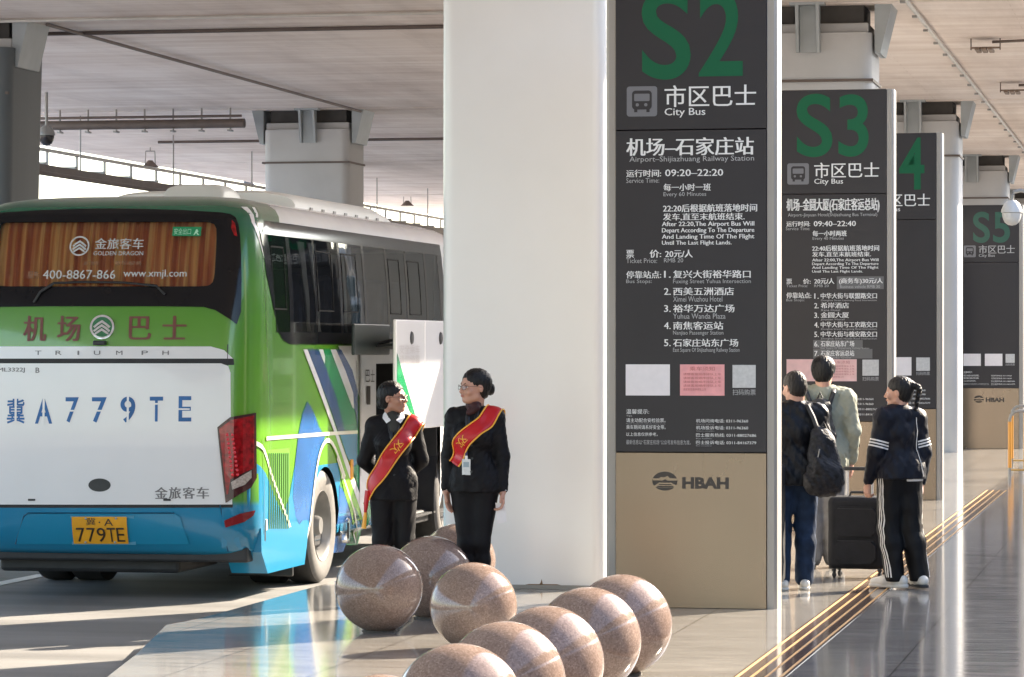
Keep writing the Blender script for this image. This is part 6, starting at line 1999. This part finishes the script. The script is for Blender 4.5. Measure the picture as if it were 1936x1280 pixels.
# ------------------------------------------------------------------ traveller in the black jacket, seen from behind, head to the left
P = Person("man in black jacket and blue jeans seen from behind, right beside the S2 sign", 1502, 26.0, 1.655, R(180) + R(4), head_yaw=R(28), head_tilt=R(8), female=False, group="travellers reading the S3 sign")
P.J['elR'] = V3(-0.225, 0.05, 1.10); P.J['wrR'] = V3(-0.210, -0.08, 0.90)
P.J['elL'] = V3(0.215, 0.02, 1.09); P.J['wrL'] = V3(0.225, -0.04, 0.86)
P.J['knL'] = V3(0.105, -0.02, 0.475); P.J['anL'] = V3(0.11, 0.05, 0.085); P.J['toeL'] = V3(0.15, -0.085, 0.028)
P.J['knR'] = V3(-0.09, -0.03, 0.475); P.J['anR'] = V3(-0.08, -0.02, 0.085); P.J['toeR'] = V3(-0.09, -0.165, 0.028)
P.body(M_SKIN); P.hair(M_HAIR2, 'short')
P.jacket(M_COAT, g=0.026, hem=0.80, flare=0.0, cuff=0.040, wr=(0.012, 24), collar=0.055, seed=23, bulk=0.012)
P.trousers(M_JEANS, g=0.016, low=0.055, hem=0.035, seed=24, wr=(0.006, 24), kn=0.062)
for n in 'LR': P.shoe(n, M_SHOEW, M_SHOEW, 1.02)
PM1 = P

# ------------------------------------------------------------------ traveller in the pale shirt, farther back
P = Person("man in pale shirt and grey trousers facing the S3 sign", 1557, 28.6, 1.755, R(180) - R(4), head_yaw=R(-8), head_tilt=R(6), female=False, group="travellers reading the S3 sign")
P.J['elR'] = V3(-0.222, 0.02, 1.08); P.J['wrR'] = V3(-0.222, -0.07, 0.85)
P.J['elL'] = V3(0.215, 0.02, 1.08); P.J['wrL'] = V3(0.205, -0.09, 0.87)
P.J['anL'] = V3(0.10, 0.03, 0.085); P.J['anR'] = V3(-0.085, -0.01, 0.085)
P.body(M_SKIN); P.hair(M_HAIR, 'mop')
P.jacket(M_SHIRT, "shirt", g=0.026, hem=0.80, flare=0.004, cuff=0.036, wr=(0.012, 22), collar=0.05, seed=33, bulk=0.010)
P.trousers(M_GREYT, g=0.022, low=0.064, hem=0.02, seed=34, kn=0.066)
for n in 'LR': P.shoe(n, M_SHOEW, M_SHOED, 1.0)
PM2 = P

# ------------------------------------------------------------------ traveller in the track suit
P = Person("woman in black tracksuit with white stripes and braided ponytail beside the large suitcase", 1700, 26.1, 1.615, R(180) + R(22), head_yaw=R(48), head_tilt=R(2), group="travellers reading the S3 sign")
# local +x is her left = picture left after the turn
P.J['elL'] = V3(0.205, 0.0, 1.07); P.J['wrL'] = V3(0.235, -0.07, 0.845)
P.J['hdL'] = V3(0.10, -0.05, -1)
P.J['elR'] = V3(-0.200, 0.03, 1.075); P.J['wrR'] = V3(-0.205, -0.01, 0.84)
P.J['knL'] = V3(0.075, -0.03, 0.475); P.J['anL'] = V3(0.045, 0.01, 0.095); P.J['toeL'] = V3(0.14, -0.11, 0.03)
P.J['knR'] = V3(-0.10, 0.0, 0.475); P.J['anR'] = V3(-0.150, 0.06, 0.095); P.J['toeR'] = V3(-0.165, -0.095, 0.03)
P.curl = {'L': 1.1, 'R': 0.7}
P.body(M_SKIN); P.hair(M_HAIR, 'braid')
P.jacket(M_TRACK, g=0.024, hem=0.865, flare=0.0, cuff=0.030, wr=(0.011, 20), collar=0.03, seed=43, bulk=0.016)
P.trousers(M_TRACKP, g=0.020, low=0.058, hem=0.05, seed=44, wr=(0.008, 17), kn=0.068)
g = MB(); n = 28
ringp = [(0.168 * math.cos(a), 0.008 + 0.140 * math.sin(a)) for a in np.linspace(0, math.tau, n, endpoint=False)]
F_ = Field((-0.24, -0.22, 0.80), (0.24, 0.22, 0.90), 0.005)
F_.cap((-0.062, 0.010, 0.86), (0.062, 0.010, 0.86), 0.128, 0.128, 0.03, (1, 1.02, 1.0)); F_.clip_below(0.846); F_.clip_above(0.875)
xx = F_.lo[0] + F_.h * np.arange(F_.n[0]); F_.f = np.maximum(F_.f, (xx + 0.0)[:, None, None].astype(np.float32))
F_.mesh("shirt_hem", M_WSHIRT, P.e)
for n in 'LR': P.shoe(n, M_SHOEW, M_SHOEW if n == 'L' else M_SHOED, 1.22)
M_STRIPE = mat("white_stripe_tape", (0.75, 0.73, 0.70), 0.55)
for n, s in (('L', 1), ('R', -1)):           # three bands round each sleeve
    sh, el = P.J['sh' + n], P.J['el' + n]
    ax = (el - sh) / np.linalg.norm(el - sh)
    for i in range(3):
        c = sh + (el - sh) * (0.66 + i * 0.085)
        u = np.cross(ax, V3(0, 1, 0)); u /= np.linalg.norm(u); v = np.cross(ax, u)
        g = MB(); vs = []
        for a in np.linspace(0, math.tau, 28, endpoint=False):
            for t in (-0.006, 0.006):
                cc = c + ax * t
                d = u * math.cos(a) + v * math.sin(a)
                r = 0.10
                while r > 0.03 and P.jf.sample(cc + d * r) > 0.002: r -= 0.002
                vs.append(tuple(cc + d * (min(r, 0.085) + 0.003)))
        g.add(vs, [(2 * k, 2 * ((k + 1) % 28), 2 * ((k + 1) % 28) + 1, 2 * k + 1) for k in range(28)])
        o = g.build("sleeve_stripe", M_STRIPE, P.e)
for n, s in (('L', 1), ('R', -1)):           # three tapes down each trouser leg
    hp_, kn_, an = P.J['hip' + n], P.J['kn' + n], P.J['an' + n]
    for i in range(3):
        g = MB(); vs = []
        for t in np.linspace(0.02, 1, 40):
            c = hp_ + (kn_ - hp_) * min(t * 2, 1) + (an - kn_) * max(t * 2 - 1, 0)
            c = c + V3(0, 0, 0.0)
            for w_ in (-0.0045, 0.0045):
                yo = 0.040 + (i - 1) * 0.019 + w_
                d = V3(s * 0.9, 0.0, 0)
                cc = c + V3(0, yo, 0)
                r = 0.17
                while r > 0.02 and P.tf.sample(cc + d * r) > 0.003: r -= 0.003
                vs.append(tuple(cc + d * (r + 0.003)))
        k = len(vs) // 2
        g.add(vs, [(2 * j, 2 * j + 1, 2 * j + 3, 2 * j + 2) for j in range(k - 1)])
        g.build("trouser_stripe", M_STRIPE, P.e, smooth=True)
g = MB(); pts = []
for t in np.linspace(0, 1, 14):
    z = 1.345 - 0.46 * t; c = (-0.035, 0.0, z); pts.append(P.on_cloth(np.array(c) + V3(-0.45 - 0.1 * t, 0.9, 0), c, 0.003))
g.tube(pts, 0.003, 6); g.build("piping", M_STRIPE, P.e, smooth=True)
PW3 = P

# ------------------------------------------------------------------ bags
M_BAG = mat("black_speckled_nylon", (0.010, 0.010, 0.013), 0.55, var=0.9, scale=30, bump=0.5, bscale=80, spec=0.3)
M_BAG2 = mat("black_bag_fabric", (0.009, 0.009, 0.011), 0.65, spec=0.25, var=0.25, scale=14, bump=0.3, bscale=200)
M_STRAP = mat("black_strap", (0.018, 0.018, 0.02), 0.6)
def place(P, p): return world(P, p)
# backpack hanging from the right shoulder of the man in black (his right = picture right)
o_ = place(PM1, (-0.185, 0.19, 1.0))
bp = empty("backpack", o_, PM1.e.rotation_euler.z + R(14), "bulging black speckled backpack hanging from the black jacketed man's right shoulder", "backpack")
F_ = Field((-0.24, -0.18, -0.36), (0.24, 0.22, 0.36), 0.006)
F_.cap((-0.005, 0.02, -0.14), (0.0, 0.01, 0.10), 0.140, 0.110, 0.06, (1, 0.72, 1.0)); F_.cap((-0.05, 0.02, -0.16), (0.05, 0.02, -0.16), 0.10, 0.10, 0.05, (1, 0.9, 1))
F_.cap((-0.05, 0.10, -0.12), (0.05, 0.10, -0.06), 0.07, 0.07, 0.03, (1, 0.6, 1.2)); F_.ell((0.02, 0.0, 0.18), (0.075, 0.06, 0.08), 0.05)
F_.wrinkle(0.012, 20, 51)
F_.mesh("pack", M_BAG, bp)
g = MB(); g.tube([(0.03, 0.0, 0.20), (0.06, -0.04, 0.32), (0.07, -0.12, 0.40), (0.06, -0.22, 0.41), (0.04, -0.30, 0.30), (0.0, -0.30, 0.05), (-0.02, -0.16, -0.12)], 0.018, 8); g.build("shoulder_strap", M_STRAP, bp, smooth=True)
g = MB(); g.tube([(-0.04, 0.02, 0.20), (0.0, 0.02, 0.28), (0.04, 0.02, 0.20)], 0.010, 8); g.build("carry_loop", M_STRAP, bp, smooth=True)
g = MB(); g.tube([(0.09, 0.09, -0.18), (0.095, 0.10, -0.05), (0.06, 0.085, 0.08)], 0.005, 6); g.build("zip", M_GREYM, bp, smooth=True)
# backpack on the pale shirt man's back
o_ = place(PM2, (0.03, 0.155, 1.16))
bp = empty("backpack", o_, PM2.e.rotation_euler.z, "dark backpack on the back of the man in the pale shirt", "backpack")
F_ = Field((-0.22, -0.14, -0.30), (0.22, 0.20, 0.30), 0.006)
F_.cap((0, 0.045, -0.12), (0, 0.03, 0.10), 0.125, 0.095, 0.05, (1, 0.62, 1.0)); F_.cap((-0.03, 0.09, -0.10), (0.03, 0.09, -0.04), 0.06, 0.06, 0.03, (1, 0.6, 1.2)); F_.wrinkle(0.010, 22, 61)
F_.mesh("pack", mat("dark_olive_pack", (0.035, 0.033, 0.030), 0.7, var=0.4, scale=16), bp)
for s in (-1, 1):
    g = MB(); g.tube([(s * 0.07, 0.0, 0.12), (s * 0.11, -0.03, 0.235), (s * 0.12, -0.12, 0.262), (s * 0.12, -0.24, 0.20), (s * 0.11, -0.29, 0.02)], 0.020, 8); g.build("shoulder_strap", M_STRAP, bp, smooth=True)
g = MB(); g.tube([(-0.04, 0.0, 0.14), (0.0, 0.0, 0.24), (0.04, 0.0, 0.14)], 0.012, 8); g.build("carry_loop", M_STRAP, bp, smooth=True)

def suitcase(px, d, wdt, dep, hgt, rz, label, handle=0.0, tilt=0.0, hx=0.0):
    c = W(px, 0, d)
    e = empty("suitcase", (c.x, c.y, 0), rz, label, "suitcase", "suitcases of the travellers")
    F_ = Field((-wdt / 2 - 0.05, -dep / 2 - 0.06, 0.02), (wdt / 2 + 0.05, dep / 2 + 0.06, hgt + 0.10), 0.006)
    zc = 0.075 + (hgt - 0.075) / 2
    s, Pg = F_.win(F_.lo, F_.lo + F_.h * F_.n)
    q = np.abs(Pg - V3(0, 0, zc)) - (V3(wdt / 2, dep / 2, (hgt - 0.075) / 2) - 0.05)
    dd = np.linalg.norm(np.maximum(q, 0), axis=-1) + np.minimum(q.max(-1), 0) - 0.05
    F_.f[s] = dd.astype(np.float32)
    F_.wrinkle(0.003, 12, 71)
    F_.mesh("shell", M_BAG2, e, 1)
    g = MB()
    for z0, z1 in ((0.12, 0.30), (0.34, hgt - 0.08)):
        pts = round_rect(-wdt / 2 + 0.07, wdt / 2 - 0.07, z0, z1, 0.04)
        g.prism(pts, 'y', -dep / 2 - 0.022, -dep / 2 + 0.01)
    bmesh.ops.bevel(g.bm, geom=[e_ for e_ in g.bm.edges if abs(e_.verts[0].co.y + dep / 2 + 0.022) < 1e-4 and abs(e_.verts[1].co.y + dep / 2 + 0.022) < 1e-4], offset=0.012, segments=3, affect='EDGES')
    g.build("front_pocket", M_BAG2, e, smooth=True)
    g = MB()
    for z in (0.305, hgt - 0.095): g.tube([(-wdt / 2 + 0.09, -dep / 2 - 0.022, z), (wdt / 2 - 0.09, -dep / 2 - 0.022, z)], 0.003, 6)
    g.build("zip", M_STRAP, e)
    for x in (-1, 1):
        for y in (-1, 1):
            g = MB(); X, Y = x * (wdt / 2 - 0.05), y * (dep / 2 - 0.04)
            g.tube([(X, Y, 0.10), (X, Y, 0.055)], 0.018, 8); g.lathe([(0.012, -0.014), (0.027, -0.010), (0.027, 0.010), (0.012, 0.014)], 16, 'x', (X, Y + 0.012, 0.0275)); g.lathe([(0, -0.018), (0.010, -0.018), (0.010, 0.018), (0, 0.018)], 8, 'x', (X, Y + 0.012, 0.0275))
            g.build("castor", M_BLACKP, e, smooth=True)
    g = MB(); g.tube([(-0.08, 0, hgt - 0.01), (-0.07, 0, hgt + 0.03), (0.07, 0, hgt + 0.03), (0.08, 0, hgt - 0.01)], 0.011, 8); g.build("carry_handle", M_STRAP, e, smooth=True)
    if handle:
        g = MB()
        for x in (-0.10, 0.10): g.tube([(hx + x, dep / 2 - 0.03, hgt - 0.02), (hx + x, dep / 2 - 0.03, hgt + handle)], 0.009, 8)
        g.build("telescopic_rods", mat("pale_alloy", (0.72, 0.68, 0.66), 0.35, 0.6), e, smooth=True)
        g = MB(); g.box(hx - 0.13, hx + 0.13, dep / 2 - 0.05, dep / 2 - 0.01, hgt + handle, hgt + handle + 0.03, 0.008); g.build("grip", M_BLACKP, e)
    return e
suitcase(1625, 27.35, 0.47, 0.30, 0.655, -YAW + R(-6), "large black soft suitcase standing between the travellers", handle=0.20, hx=-0.02)
suitcase(1437, 25.6, 0.36, 0.24, 0.98, -YAW, "dark suitcase mostly hidden behind the S2 sign, only its edge showing", handle=0.0)
